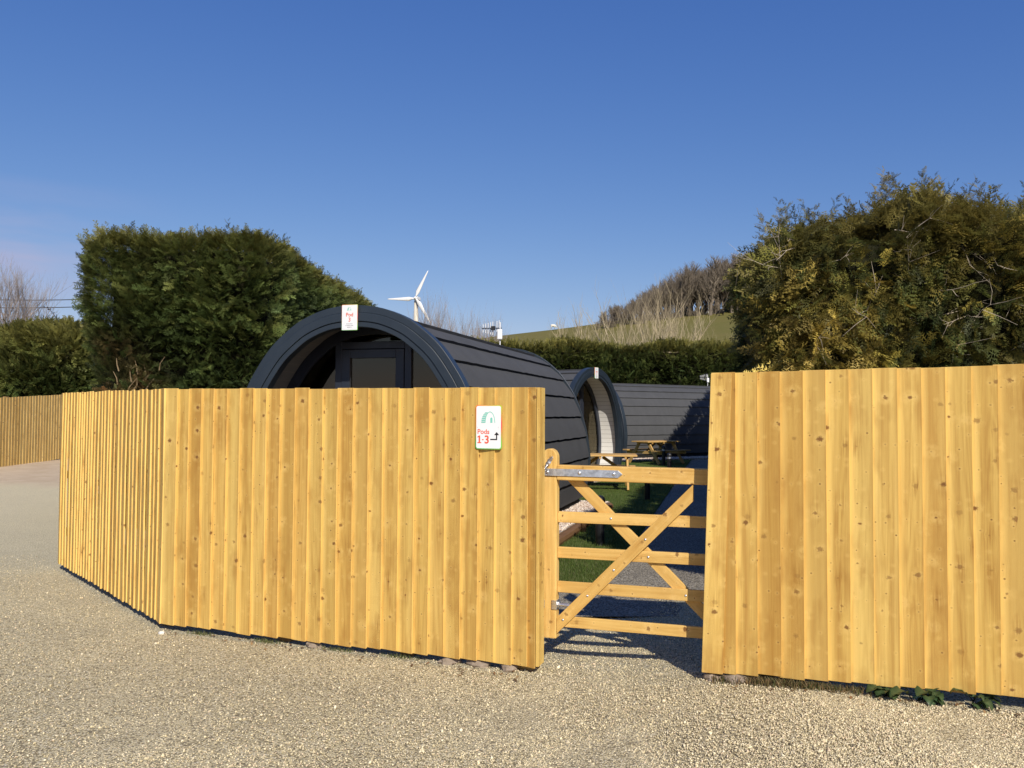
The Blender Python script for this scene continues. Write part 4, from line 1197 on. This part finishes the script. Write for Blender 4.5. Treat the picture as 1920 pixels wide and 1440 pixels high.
hl, _, _ = make_hedge('conifer_hedge', 'tall square-cut dark green conifer hedge behind the left fence and the nearest pod', [(-4.80, 16.3, R(-2), 1.28, 4.2, 0.0, 4.28, 0.34)],
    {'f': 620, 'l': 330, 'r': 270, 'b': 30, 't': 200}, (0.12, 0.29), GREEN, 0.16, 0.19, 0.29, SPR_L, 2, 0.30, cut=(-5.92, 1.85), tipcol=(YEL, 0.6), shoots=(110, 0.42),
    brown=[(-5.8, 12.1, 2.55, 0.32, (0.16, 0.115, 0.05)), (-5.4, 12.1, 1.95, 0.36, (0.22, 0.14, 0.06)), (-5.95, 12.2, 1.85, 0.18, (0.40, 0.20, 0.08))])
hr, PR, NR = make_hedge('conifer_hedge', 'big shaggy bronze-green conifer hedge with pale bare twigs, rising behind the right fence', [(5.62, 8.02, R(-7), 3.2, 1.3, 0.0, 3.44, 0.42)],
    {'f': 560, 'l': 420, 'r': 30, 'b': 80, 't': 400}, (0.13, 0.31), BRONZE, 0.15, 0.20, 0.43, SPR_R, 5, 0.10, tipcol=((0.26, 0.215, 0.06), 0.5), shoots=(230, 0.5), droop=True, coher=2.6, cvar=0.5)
hr2, _, _ = make_hedge('conifer_hedge', 'long dark hedge running back along the shadowed path behind the bronze hedge', [(6.72, 19.9, R(-15.45), 0.85, 10.6, 0.0, 3.3, 0.4), (8.3, 25.6, R(-15.45), 0.8, 4.7, 0.0, 4.9, 0.5)],
    {'f': 200, 'l': 150, 'r': 15, 'b': 60, 't': 60}, (0.16, 0.36), GREEN, 0.12, 0.3, 0.2, SPR, 8, 0.3)
hb, _, _ = make_hedge('conifer_hedge', 'clipped dark green hedge crossing behind the middle and farthest pods below the hill', [(3.0, 39.3, R(2), 10.5, 1.3, 0.0, 4.75, 0.35)],
    {'f': 190, 'l': 30, 'r': 30, 'b': 8, 't': 120}, (0.20, 0.46), GREEN, 0.22, 0.22, 0.24, SPR, 12, 0.35, tipcol=((0.30, 0.26, 0.065), 1.0), shoots=(60, 0.6))
hf, _, _ = make_hedge('conifer_hedge', 'low dark spreading hedge behind the old fence at the far left', [(-18.9, 27.0, R(12), 5.6, 1.8, 0.0, 3.62, 0.9), (-14.4, 26.6, R(8), 1.5, 1.4, 0.0, 4.02, 0.9), (-12.6, 27.4, 0.0, 1.2, 1.2, 0.0, 3.85, 0.8)],
    {'f': 230, 'l': 10, 'r': 120, 'b': 10, 't': 170}, (0.20, 0.48), GREEN, 0.36, 0.4, 0.29, SPR, 15, 0.3, tipcol=((0.24, 0.215, 0.055), 1.1), shoots=(60, 0.6))

# pale dead twigs poking out of the bronze hedge
rg = random.Random(21)
fm = np.where((NR[:, 1] < -0.5) & (NR[:, 2] > -0.2) & (NR[:, 2] < 0.6))[0]
fm = [i for i in fm if PR[i, 2] > 1.95]
for k in range(80):
    i = fm[int(rg.random() * (len(fm) - 1))]
    if PR[i, 2] < 2.45 and rg.random() < 0.6: i = fm[int(rg.random() * (len(fm) - 1))]
    mb = MB(hr.location)
    p = Vector(PR[i]) + Vector(NR[i]) * 0.02
    d = Vector((rg.gauss(0, 1), -0.35 + rg.gauss(0, 0.25), rg.gauss(0.1, 0.6))).normalized()
    L = rg.uniform(0.15, 0.58); pts = [p]; m = 5
    for j in range(m):
        d = (d + Vector((rg.gauss(0, 0.3), rg.gauss(0, 0.15), rg.gauss(0, 0.28)))).normalized(); pts.append(pts[-1] + d * L / m)
    r0 = rg.uniform(0.0018, 0.0042)
    mb.tube(pts, [r0 * (1 - 0.7 * j / m) for j in range(m + 1)], 5)
    for q in range(rg.randint(2, 5)):
        j = rg.randint(1, m - 1); d2 = (d * 0.6 + Vector((rg.gauss(0, 0.7), rg.gauss(-0.15, 0.3), rg.gauss(0, 0.6)))).normalized(); l2 = L * rg.uniform(0.2, 0.6)
        mb.tube([pts[j], pts[j] + d2 * l2 * 0.5, pts[j] + d2 * l2 + Vector((rg.gauss(0, .02), 0, rg.gauss(0, 0.03)))], [r0 * 0.6, r0 * 0.45, r0 * 0.2], 4)
    mb.build('dead_twig', M['twig'], hr)
for k in range(11):
    mb = MB(hl.location)
    p = Vector((-5.5 + rg.gauss(0, 0.25), 12.06 + rg.uniform(-0.03, 0.10), rg.uniform(1.85, 2.3))); d = Vector((rg.gauss(0, 0.5), -0.1, 1)).normalized()
    L = rg.uniform(0.15, 0.3); mb.tube([p, p + d * L * 0.5, p + d * L + Vector((rg.gauss(0, 0.05), 0, 0))], [0.011, 0.008, 0.003], 5)
    mb.build('dead_twig', M['deadwood'], hl)

# ------------------------------------------------------------------ bare trees
def grow(mb, p, d, L, r, lev, rg, spread, nch, upw, seg=3, sides=4, ratio=0.62):
    pts = [p]; rad = [r]
    for i in range(seg):
        d = (d + Vector((rg.gauss(0, 0.12), rg.gauss(0, 0.12), rg.gauss(upw * 0.3, 0.08)))).normalized()
        pts.append(pts[-1] + d * L / seg); rad.append(r * (1 - 0.5 * (i + 1) / seg))
    mb.tube(pts, rad, max(3, sides), cap=False)
    if lev == 0: return
    k = nch[len(nch) - lev] if hasattr(nch, '__len__') else nch
    for c in range(k):
        f = 0.25 + 0.75 * (c + rg.random()) / k
        i = min(int(f * seg), seg - 1); q = pts[i].lerp(pts[i + 1], f * seg - i)
        az = rg.uniform(0, 2 * math.pi)
        side = Vector((math.cos(az), math.sin(az), 0))
        nd = (d * (1 - spread) + side * spread + Vector((0, 0, upw))).normalized()
        grow(mb, q, nd, L * ratio * rg.uniform(0.7, 1.15), rad[i] * 0.52, lev - 1, rg, spread, nch, upw, max(2, seg - 1), 3, ratio)
def bare_tree(label, loc, h, r, seed, mat, levels=3, spread=0.5, nch=(7, 6, 5), upw=0.25, stems=1, group=None, name='bare_tree', trunk=0.45, ratio=0.62, crown_min=None):
    t = thing(name, label, 'tree', loc, 0, group)
    rg = random.Random(seed)
    tr, cr = MB(), MB()
    for s in range(stems):
        b = Vector((rg.gauss(0, 0.35), rg.gauss(0, 0.35), 0)) if stems > 1 else Vector((0, 0, 0))
        d = Vector((rg.gauss(0, 0.18), rg.gauss(0, 0.12), 1)).normalized() if stems > 1 else Vector((0.02, 0, 1))
        pts = [b]; rad = [r]; m = 6; H = h * (0.72 if levels > 2 else 0.8) * (rg.uniform(0.75, 1.05) if stems > 1 else 1)
        for i in range(m):
            d = (d + Vector((rg.gauss(0, 0.06), rg.gauss(0, 0.06), 0.05))).normalized(); pts.append(pts[-1] + d * H / m); rad.append(r * (1 - 0.75 * (i + 1) / m))
        tr.tube(pts, rad, 6, cap=False)
        nb = nch[0]
        for c in range(nb):
            f = trunk + (1 - trunk) * (c + rg.random()) / nb
            i = min(int(f * m), m - 1); q = pts[i].lerp(pts[i + 1], f * m - i)
            az = rg.uniform(0, 2 * math.pi)
            nd = Vector((math.cos(az) * spread, math.sin(az) * spread, upw + 0.35)).normalized()
            grow(cr, q, nd, h * 0.36 * (1.15 - 0.6 * (f - trunk) / (1 - trunk)), max(rad[i] * 0.5, crown_min or 0), levels - 1, rg, spread, nch[1:], upw, 3, 4, ratio)
    tr.build('trunk', mat, t); cr.build('crown', mat, t)
    return t
def at(u, y): return (u - 960) / 1560 * y      # x of a sight line at distance y

# pale saplings between the back hedge and the hill
pale = 'pale bare saplings beyond the back hedge'
spots = [(1106, 50, 8.6, 3), (1138, 52, 9.0, 2), (1170, 50, 9.2, 3), (1196, 54, 10.6, 2), (1224, 50, 10.2, 3), (1250, 53, 9.8, 2), (1280, 51, 8.8, 2), (1386, 54, 7.6, 3)]
protos = []
for i, (u, y, h, st) in enumerate(spots):
    if i < 5:
        o = bare_tree('pale bare multi-stemmed sapling standing beyond the clipped back hedge', (at(u, y), y, hill_z(at(u, y), y) - 0.1), h, 0.085, 40 + i, M['palebark'], 3, 0.42, (5, 4, 3), 0.42, st, pale, 'bare_sapling', trunk=0.28, crown_min=0.03)
        protos.append((o, h))
    else:
        s0, h0 = protos[(i * 2) % 5]; o = copy_tree(s0); o.location = (at(u, y), y, hill_z(at(u, y), y) - 0.1); o.rotation_euler.z = i * 1.7; k = h / h0; o.scale = (k, k, k)
bare_tree('slender bare sapling leaning right beyond the back hedge, in front of the green field', (at(1192, 47), 47, 0), 8.2, 0.08, 77, M['palebark'], 3, 0.55, (6, 5, 4), 0.3, 1, None, 'bare_sapling', 0.35).rotation_euler = (0, R(16), 0)
# thin bare trees showing over the roof of the nearest pod
grp = 'thin bare trees over the nearest pod roof'
prt = []
for i, (u, y, h) in enumerate([(798, 46, 7.9), (836, 48, 8.9), (862, 46, 8.0), (893, 47, 7.4), (925, 50, 6.9), (815, 52, 7.6), (880, 53, 8.2)]):
    if i < 3:
        o = bare_tree('thin bare upright tree behind the nearest pod roof, right of the turbine', (at(u, y), y, 0), h, 0.07, 60 + i, M['birch'], 3, 0.38, (9, 6, 5), 0.5, 2, grp, 'bare_sapling', trunk=0.3, crown_min=0.02); prt.append((o, h))
    else:
        s0, h0 = prt[i % 3]; o = copy_tree(s0); o.location = (at(u, y), y, 0); o.rotation_euler.z = i * 2.1; o.scale = (h / h0,) * 3
# birch and shrubs at the left edge
bare_tree('tall bare reddish birch at the left edge above the low hedge', (at(-10, 36), 36, 0), 8.2, 0.12, 91, M['birch'], 4, 0.36, (17, 7, 6, 5), 0.30, 1, None, 'bare_birch', trunk=0.26, ratio=0.58, crown_min=0.022)
bare_tree('small purplish bare bush above the low hedge, right of the birch', (at(66, 38), 38, 0), 5.7, 0.07, 95, M['birch'], 3, 0.5, (9, 6, 5), 0.35, 3, None, 'bare_bush', trunk=0.2, crown_min=0.02)

# wood along the top of the hill
grp = 'bare trees of the wood on the hill'
wl = 'bare brown winter tree in the wood along the top of the hill'
wp = []
rg = random.Random(5)
n_w = 0
for row, (dy, k) in enumerate(((203, 26), (212, 28), (222, 26), (232, 22))):
    for i in range(k):
        u = 1122 + (1520 - 1122) * (i + rg.uniform(0.1, 0.9)) / k
        if row > 1 and u < 1150: continue
        y = dy + rg.uniform(-3, 3); x = at(u, y)
        h = (4.2 + 9.3 * sstep(1110, 1330, u) + 1.3 * sstep(1330, 1420, u)) * rg.uniform(0.86, 1.10)
        z = hill_z(x, y) - 0.3
        if len(wp) < 7:
            o = bare_tree(wl, (x, y, z), h, 0.15, 200 + n_w, M['bark'], 3, 0.52, (17, 8, 6), 0.28, 1, grp, 'wood_tree', trunk=0.14, ratio=0.58, crown_min=0.06); wp.append((o, h))
        else:
            s0, h0 = wp[rg.randrange(7)]; o = copy_tree(s0); o.location = (x, y, z); o.rotation_euler.z = rg.uniform(0, 6.28)
            kk = h / h0; o.scale = (kk * rg.uniform(0.9, 1.25), kk * rg.uniform(0.9, 1.25), kk)
        n_w += 1

ul = 'low bare thicket at the foot of the wood on the hill'
for i in range(46):
    u = 1118 + 330 * (i + rg.random()) / 46; y = rg.uniform(200, 214); x = at(u, y); s0, h0 = wp[rg.randrange(7)]
    o = copy_tree(s0); o.name = 'thicket'; o['label'] = ul; o['category'] = 'thicket'; o['group'] = 'thicket under the wood on the hill'
    kk = rg.uniform(2.2, 4.2) / h0; o.location = (x, y, hill_z(x, y) - 0.5); o.rotation_euler.z = rg.uniform(0, 6.28); o.scale = (kk * 1.5, kk * 1.5, kk)

# brambles arching above the low hedge
def bramble(label, pts):
    t = thing('bramble_stem', label, 'bramble', pts[0])
    mb = MB(t.location); mb.tube(pts, [0.012, 0.011, 0.009, 0.007, 0.005][:len(pts)], 5); mb.build('stem', M['wire'], t)
    V, F = [], []
    mb = MB(t.location); rg = random.Random(len(label))
    for i in range(len(pts) - 1):
        for f in (0.1, 0.4, 0.7):
            p = Vector(pts[i]).lerp(Vector(pts[i + 1]), f); a = Vector((rg.gauss(0, 1), rg.gauss(0, 1), rg.gauss(0, 0.6))).normalized() * 0.07; b = a.cross(Vector((0, 0.3, 1))).normalized() * 0.03
            mb.add([p, p + a * 0.5 + b, p + a, p + a * 0.5 - b], [(0, 1, 2, 3)])
    mb.build('leaves', M['wire'], t)
def sp_(u, v, y): return (at(u, y), y, 1.68 + (770 - v) / 1560 * y)
bramble('dark bramble stem arching over the low hedge left of the tall hedge', [sp_(120, 622, 26), sp_(108, 604, 26), sp_(96, 588, 26), sp_(88, 578, 26), sp_(76, 574, 26)])
bramble('short upright bramble shoot above the low hedge beside the tall hedge', [sp_(125, 622, 26), sp_(127, 606, 26), sp_(127, 590, 26)])

# overhead wires in the gap at the left
for lb, v0, v1 in (('upper of the two overhead wires in the sky between the birch and the tall hedge', 558, 552), ('lower of the two overhead wires in the sky between the birch and the tall hedge', 573, 565)):
    y = 60.0
    a, b = Vector(sp_(-60, v0 + 3, y)), Vector(sp_(330, v1 - 4, y + 8))
    mb = MB(a); mb.tube([a.lerp(b, i / 10) - Vector((0, 0, 0.25 * (1 - (i / 5 - 1) ** 2))) for i in range(11)], 0.034, 5)
    o = mb.build('overhead_wire', M['wire']); o.location = a; tag(o, lb, 'wire', 'overhead wires')

# ------------------------------------------------------------------ wind turbine
ty = 400.0; tx = at(778, ty); hubz = 1.68 + (774.5 - 559) / 1560 * ty
tb = thing('wind_turbine', 'white three-bladed wind turbine far behind the nearest pod', 'wind turbine', (tx, ty, hubz - 38))
mb = MB(tb.location); mb.tube([(tx, ty + 1.4, hubz - 38), (tx, ty + 1.4, hubz - 0.9)], [1.75, 0.95], 20); mb.build('tower', M['tower'], tb, smooth=True)
yaw = R(-14)
ax = Vector((math.sin(yaw), -math.cos(yaw), 0))
hubc = Vector((tx, ty, hubz))
mb = MB(tb.location); mb.box(hubc - ax * 2.0 + Vector((0, 0, 0.1)), ax * 2.2, ax.cross(Vector((0, 0, 1))) * 0.95, Vector((0, 0, 0.85))); mb.build('nacelle', M['turbine'], tb, bevel=0.3)
mb = MB(tb.location); mb.tube([hubc + ax * k for k in (0.0, 0.7, 1.3, 1.7)], [0.9, 0.85, 0.55, 0.1], 16); mb.build('hub', M['turbine'], tb, smooth=True)
right = Vector((0, 0, 1)).cross(-ax).normalized() * -1
if right.x < 0: right = -right
for ang in (64, 180, 302):
    d = right * math.cos(R(ang)) + Vector((0, 0, 1)) * math.sin(R(ang))
    w = ax.cross(d).normalized()
    mb = MB(tb.location); secs = [(0.4, 0.42, 0.42), (1.6, 0.5, 0.4), (3.2, 1.05, 0.25), (6, 0.85, 0.18), (10, 0.55, 0.11), (13.6, 0.3, 0.06), (14.6, 0.08, 0.03)]
    vs, fs = [], []
    for s, cw, th in secs:
        c = hubc + ax * 0.6 + d * s
        for k in range(8):
            a = 2 * math.pi * k / 8; vs.append(c + w * (cw * math.cos(a) + cw * 0.3) + ax * (th * math.sin(a)))
    for i in range(len(secs) - 1):
        for k in range(8): fs.append((8 * i + k, 8 * i + (k + 1) % 8, 8 * i + 8 + (k + 1) % 8, 8 * i + 8 + k))
    fs += [tuple(range(7, -1, -1)), tuple(range(len(vs) - 8, len(vs)))]
    mb.add(vs, fs); mb.build('blade', M['turbine'], tb, smooth=True)

# ------------------------------------------------------------------ grazing sheep on the hill
def sheep(u, y, label, mat, head, rz, k=1.0, cat='sheep'):
    x = at(u, y); z = hill_z(x, y) + 0.3
    t = thing('sheep', label, cat, (x, y, z), rz)
    V_ = []
    mb = MB()
    n = 12     # one continuous body: trunk, neck and lowered head lofted together, legs grown from it
    secs = [(-0.62, 0.62, 0.10), (-0.55, 0.66, 0.24), (-0.3, 0.68, 0.30), (0.0, 0.66, 0.32), (0.3, 0.66, 0.30), (0.5, 0.62, 0.23), (0.66, 0.48, 0.14), (0.78, 0.30, 0.11), (0.88, 0.17, 0.085), (0.96, 0.09, 0.05)]
    mb.tube([(a * k, 0, b * k) for a, b, _ in secs], [c * k for _, _, c in secs], n)
    for lx, ly in ((-0.42, -0.15), (-0.42, 0.15), (0.36, -0.14), (0.36, 0.14)):
        mb.tube([(lx * k, ly * k, 0.55 * k), ((lx - 0.03) * k, ly * k, 0.28 * k), (lx * k, ly * k, -0.1)], [0.11 * k, 0.05 * k, 0.04 * k], 6)
    mb.tube([(-0.62 * k, 0, 0.66 * k), (-0.70 * k, 0, 0.45 * k)], [0.06 * k, 0.03 * k], 6)
    for s in (-1, 1): mb.tube([(0.72 * k, s * 0.08 * k, 0.42 * k), (0.68 * k, s * 0.22 * k, 0.44 * k)], [0.05 * k, 0.02 * k], 5)
    mb.build('body', mat, t, smooth=True)
sheep(1352, 196, 'black sheep grazing on the open field just below the wood', M['hide'], 0, R(200), 1.35)
sheep(1332, 203, 'pale sheep at the foot of the wood, left of the black one', M['wool'], 0, R(170), 1.1)
sheep(1373, 203, 'small pale sheep at the foot of the wood, right of the black one', M['wool'], 0, R(20), 0.8)
sheep(1037, 217, 'pale sheep alone on the bare skyline left of the wood', M['wool'], 0, R(10), 1.1)

# ------------------------------------------------------------------ small things at the foot of the fences
def dock(x, y, label, seed, n=9, s=1.0):
    t = thing('leafy_weed', label, 'weed', (x, y, gz(x, y)), 0, 'leafy weeds under the right fence')
    rg = random.Random(seed)
    st = MB()
    for i in range(n):
        az = rg.uniform(-math.pi, 0) if rg.random() < 0.8 else rg.uniform(0, 3.1)
        d = Vector((math.cos(az), math.sin(az) * 0.7, 0)); el = rg.uniform(0.25, 0.9)
        p0 = Vector((rg.gauss(0, 0.03), rg.gauss(0, 0.02), 0)); ls = rg.uniform(0.03, 0.07) * s
        p1 = p0 + d * ls * 0.7 + Vector((0, 0, ls * el + 0.01)); st.tube([p0, p0.lerp(p1, 0.5) + Vector((0, 0, 0.008)), p1], 0.0025, 5)
        L = rg.uniform(0.06, 0.115) * s; W = L * rg.uniform(0.40, 0.52)
        side = Vector((-d.y, d.x, 0)).normalized(); vs = []; m = 7
        for j in range(m + 1):
            f = j / m; w = W * math.sin(math.pi * min(f * 0.9 + 0.08, 1)) ** 0.55
            c = p1 + d * L * f + Vector((0, 0, L * (el * f - 0.95 * f * f * rg.uniform(0.8, 1.0))))
            wav = 0.006 * math.sin(j * 2.3 + i)
            vs += [c - side * w + Vector((0, 0, w * 0.35 + wav)), c, c + side * w + Vector((0, 0, w * 0.35 - wav))]
        fs = []
        for j in range(m): fs += [(3 * j, 3 * j + 3, 3 * j + 4, 3 * j + 1), (3 * j + 1, 3 * j + 4, 3 * j + 5, 3 * j + 2)]
        me = bpy.data.meshes.new('leaf'); me.from_pydata([tuple(v) for v in vs], [], fs)
        at_ = me.attributes.new('col', 'FLOAT_COLOR', 'POINT'); kk = rg.uniform(0.7, 1.3)
        for q in range(len(vs)): at_.data[q].color = ((0.085, 0.125, 0.05, 1) if q % 3 == 1 else (0.032 * kk, 0.062 * kk, 0.024 * kk, 1))
        me.materials.append(M['weed']); me.polygons.foreach_set('use_smooth', [True] * len(fs))
        o = bpy.data.objects.new('leaf', me); C.objects.link(o); o.parent = t
    st.build('stem', M['weed'], t)
def fence_pt(s, n): p = A + FDIR * s + FNRM * n; return p.x, p.y
dock(*fence_pt(1.02, 0.01), 'leftmost dark leafy weed creeping out under the right fence', 1, 12, 0.8)
dock(*fence_pt(1.20, 0.03), 'middle leafy weed under the right fence, with a big leaf hanging forward', 2, 13, 0.9)
dock(*fence_pt(1.44, 0.02), 'rightmost leafy weed under the right fence, apart from the other two', 3, 8, 0.85)

def rock(x, y, s, seed, label, mat, squash=0.6, group=None):
    rg = random.Random(seed); mb = MB(); t = (x, y, gz(x, y) + 0.01)
    n, m = 9, 6
    mb.sphere((0, 0, 0), (s[0], s[1], s[2]), n, m)
    mb.v = [tuple(Vector(v) * rg.uniform(0.8, 1.15)) for v in mb.v]
    o = mb.build('stone', mat); o.location = t; o.rotation_euler = (rg.uniform(-.2, .2), rg.uniform(-.2, .2), rg.uniform(0, 6)); tag(o, label, 'stone', group)
def lf(s, n): p = Vector((P1[0], P1[1], 0)) + FDIR * s + FNRM * n; return p.x, p.y
rock(*lf(2.60, -0.03), (0.10, 0.05, 0.045), 1, 'long brown stone wedged under the fence below the direction sign', M['rock'])
rock(*lf(2.83, -0.02), (0.075, 0.05, 0.04), 2, 'brown stone under the end of the left fence beside the gate', M['rock'])
rock(*lf(2.40, -0.02), (0.08, 0.05, 0.035), 5, 'flat grey stone under the left fence, left of the long brown one', M['rock'])
rock(*lf(0.08, 0.10), (0.022, 0.018, 0.016), 3, 'single pale stone on the gravel just in front of the fence corner', M['palerock'])
rock(*lf(1.35, -0.03), (0.07, 0.05, 0.03), 9, 'brown stone showing in the gap under the middle of the left fence', M['rock'])
rock(*fence_pt(0.02, -0.01), (0.06, 0.05, 0.035), 6, 'brown stone under the leaning end board of the right fence', M['rock'])
rock(*fence_pt(0.16, 0.0), (0.09, 0.06, 0.035), 7, 'flat brown stone under the right fence next to the dry moss', M['rock'])

# mossy, dry grass along the foot of the right fence and thin tufts under the left one
def blade_protos():
    out = []
    for i in range(4):
        b = RNG.uniform(-0.5, 0.5)
        out.append((np.array([[-0.06, 0, 0], [0.06, 0, 0], [0.045 + b * 0.3, 0.1, 0.55], [-0.045 + b * 0.3, 0.1, 0.55], [b, 0.3, 1.0]]), np.array([[0, 1, 2], [0, 2, 3], [3, 2, 4]])))
    return out
BL = blade_protos()
def tufts(name, label, pts, h, cols, mat, scale=1.0, kind='stuff', w=1.0):
    n = len(pts); s = RNG.uniform(h[0], h[1], n); az = RNG.uniform(0, 6.283, n); c, q = np.cos(az), np.sin(az)
    z = np.zeros(n); Mx = np.stack([np.stack([c * w, -q, z], 1), np.stack([q * w, c, z], 1), np.stack([z, z, z + 1], 1)], 1) * s[:, None, None]
    col = np.array(cols)[RNG.integers(0, len(cols), n)] * RNG.uniform(0.7, 1.3, (n, 1))
    V, F, K = scatter(BL, Mx, np.array(pts), col)
    o = np_mesh(name, V, F, mat, col=K); tag(o, label, kind=kind); return o
pts = []
for _ in range(2600):
    s = np.clip(RNG.normal(0.42, 0.22), 0.03, 0.9); x, y = fence_pt(s, RNG.normal(0.015, 0.03)); pts.append((x, y, gz(x, y) + 0.002))
tufts('dry_grass', 'dry brown mossy grass along the foot of the right fence', pts, (0.018, 0.05), [(0.20, 0.13, 0.06), (0.14, 0.12, 0.05), (0.26, 0.18, 0.09), (0.08, 0.09, 0.03)], M['moss'])
pts = []
for _ in range(500):
    s = RNG.choice([0.35, 0.95, 1.55, 2.05]) + RNG.normal(0, 0.07); x, y = lf(s, RNG.normal(0.005, 0.012)); pts.append((x, y, gz(x, y)))
tufts('fence_grass', 'thin grass tufts in the gap under the left fence', pts, (0.015, 0.04), [(0.10, 0.13, 0.04), (0.16, 0.15, 0.06)], M['moss'])
# dead leaves and bark crumbs blown against the foot of the fences
pts = []
for _ in range(150):
    if RNG.random() < 0.6: x, y = lf(RNG.uniform(0.05, 2.95), abs(RNG.normal(0.0, 0.10)) + 0.02)
    else: x, y = fence_pt(RNG.uniform(0.1, 1.7), abs(RNG.normal(0.0, 0.10)) + 0.02)
    pts.append((x, y, gz(x, y) + 0.011))
n = len(pts); lp = [(np.array([[-1, 0, 0], [0, -0.5, 0.15], [1.1, 0, 0.1], [0.1, 0.5, 0.2]]), np.array([[0, 1, 2], [0, 2, 3]]))]
az_ = RNG.uniform(0, 6.283, n); sz = RNG.uniform(0.006, 0.02, n)
Mx = basis(np.stack([np.cos(az_), np.sin(az_), RNG.uniform(-.3, .3, n)], 1), RNG.uniform(-.5, .5, n)) * sz[:, None, None]
V, F, K = scatter(lp, Mx, np.array(pts), np.array([(0.24, 0.13, 0.06), (0.34, 0.22, 0.11), (0.12, 0.07, 0.04)])[RNG.integers(0, 3, n)])
tag(np_mesh('leaf_litter', V, F, M['moss'], col=K), kind='stuff', label='dead brown leaf crumbs along the foot of the fences')
# lawn blades
def in_poly(x, y, poly):
    r = np.zeros(len(x), bool); j = len(poly) - 1
    for i in range(len(poly)):
        xi, yi = poly[i]; xj, yj = poly[j]
        c = ((yi > y) != (yj > y)) & (x < (xj - xi) * (y - yi) / (yj - yi + 1e-12) + xi); r ^= c; j = i
    return r
n = 110000
y = 7.8 + 24 * RNG.random(n) ** 1.8; x = y * RNG.uniform(0.02, 0.26, n) + RNG.normal(0, 0.05, n)
k = in_poly(x, y, lawn_pts)
lx, ly_ = x[k], y[k]
# not on the near pod's bed
c_, s_ = math.cos(-POD[3][1]), math.sin(-POD[3][1]); dx_, dy_ = lx - POD[3][0][0], ly_ - POD[3][0][1]
px_, py_ = dx_ * c_ - dy_ * s_, dx_ * s_ + dy_ * c_
k = ~((np.abs(px_) < 1.98) & (py_ > -0.9) & (py_ < 6.45))
pts = np.stack([lx[k], ly_[k], np.full(k.sum(), 0.033)], 1)
tufts('lawn_grass', 'short bright green grass of the lawn behind the gate', pts, (0.018, 0.045), [(0.075, 0.115, 0.02), (0.095, 0.145, 0.03), (0.12, 0.16, 0.04), (0.16, 0.165, 0.065)], M['blade'])

# ------------------------------------------------------------------ light, sky, camera
az, el = R(17), R(36.5)
to_sun = Vector((math.sin(az) * math.cos(el), -math.cos(az) * math.cos(el), math.sin(el)))
sl = bpy.data.lights.new('sun', 'SUN'); sl.energy = 5.0; sl.angle = R(0.53); sl.color = (1.0, 0.93, 0.82)
so = bpy.data.objects.new('sun', sl); C.objects.link(so); so.rotation_euler = to_sun.to_track_quat('Z', 'Y').to_euler(); so.location = (2, -6, 12)
w = bpy.data.worlds.new('World'); sc.world = w; w.use_nodes = True
g = G('', w)
sky = g.n('ShaderNodeTexSky', sky_type='NISHITA')
sky.sun_disc = False; sky.sun_elevation = el; sky.sun_rotation = math.pi - az
sky.altitude = 0; sky.air_density = 1.0; sky.dust_density = 0.4; sky.ozone_density = 2.2
r_, g_, b_ = g.sep(sky.outputs[0])      # deeper blue overhead, paler towards the horizon
def chan(v, a, p): return g.m_('MULTIPLY', g.m_('POWER', v, p), a * 10 / 10 ** p)
skyc = g.comb(chan(r_, 0.90, 1.25), chan(g_, 0.725, 0.95), chan(b_, 0.82, 0.57))
dv = g.n('ShaderNodeTexCoord').outputs['Generated']
dx_w, dy_w, dz_w = g.sep(dv)
cl = g.noise(g.comb(g.m_('MULTIPLY', dx_w, 3.0), g.m_('MULTIPLY', dy_w, 3.0), g.m_('MULTIPLY', dz_w, 16.0)), 1.0, 4, 0.55)
band = g.m_('MULTIPLY', g.rng(dz_w, 0.08, 0.15), g.rng(dz_w, 0.24, 0.17))
cm = g.m_('MULTIPLY', g.m_('MULTIPLY', band, g.rng(cl, 0.35, 0.62)), g.rng(dx_w, -0.36, -0.5))
skyc = g.mix(g.m_('MULTIPLY', cm, 0.8), skyc, (4.6, 4.5, 6.3))
bg = g.n('ShaderNodeBackground', {'Color': skyc, 'Strength': 0.10})
ow = g.n('ShaderNodeOutputWorld'); g.nt.links.new(bg.outputs[0], ow.inputs[0])

cd = bpy.data.cameras.new('camera'); cd.sensor_width = 36; cd.sensor_fit = 'HORIZONTAL'; cd.lens = 1560 / 1920 * 36
cd.clip_start = 0.05; cd.clip_end = 6000
cam = bpy.data.objects.new('camera', cd); C.objects.link(cam)
cam.matrix_world = Matrix.Translation((0, 0, 1.68)) @ Matrix.Rotation(R(90 + 2.02), 4, 'X') @ Matrix.Rotation(R(0.32), 4, 'Z')
sc.camera = cam
sc.view_settings.view_transform = 'Standard'; sc.view_settings.look = 'None'; sc.view_settings.exposure = 0; sc.view_settings.gamma = 1
sc.cycles.max_bounces = 6; sc.cycles.transparent_max_bounces = 8
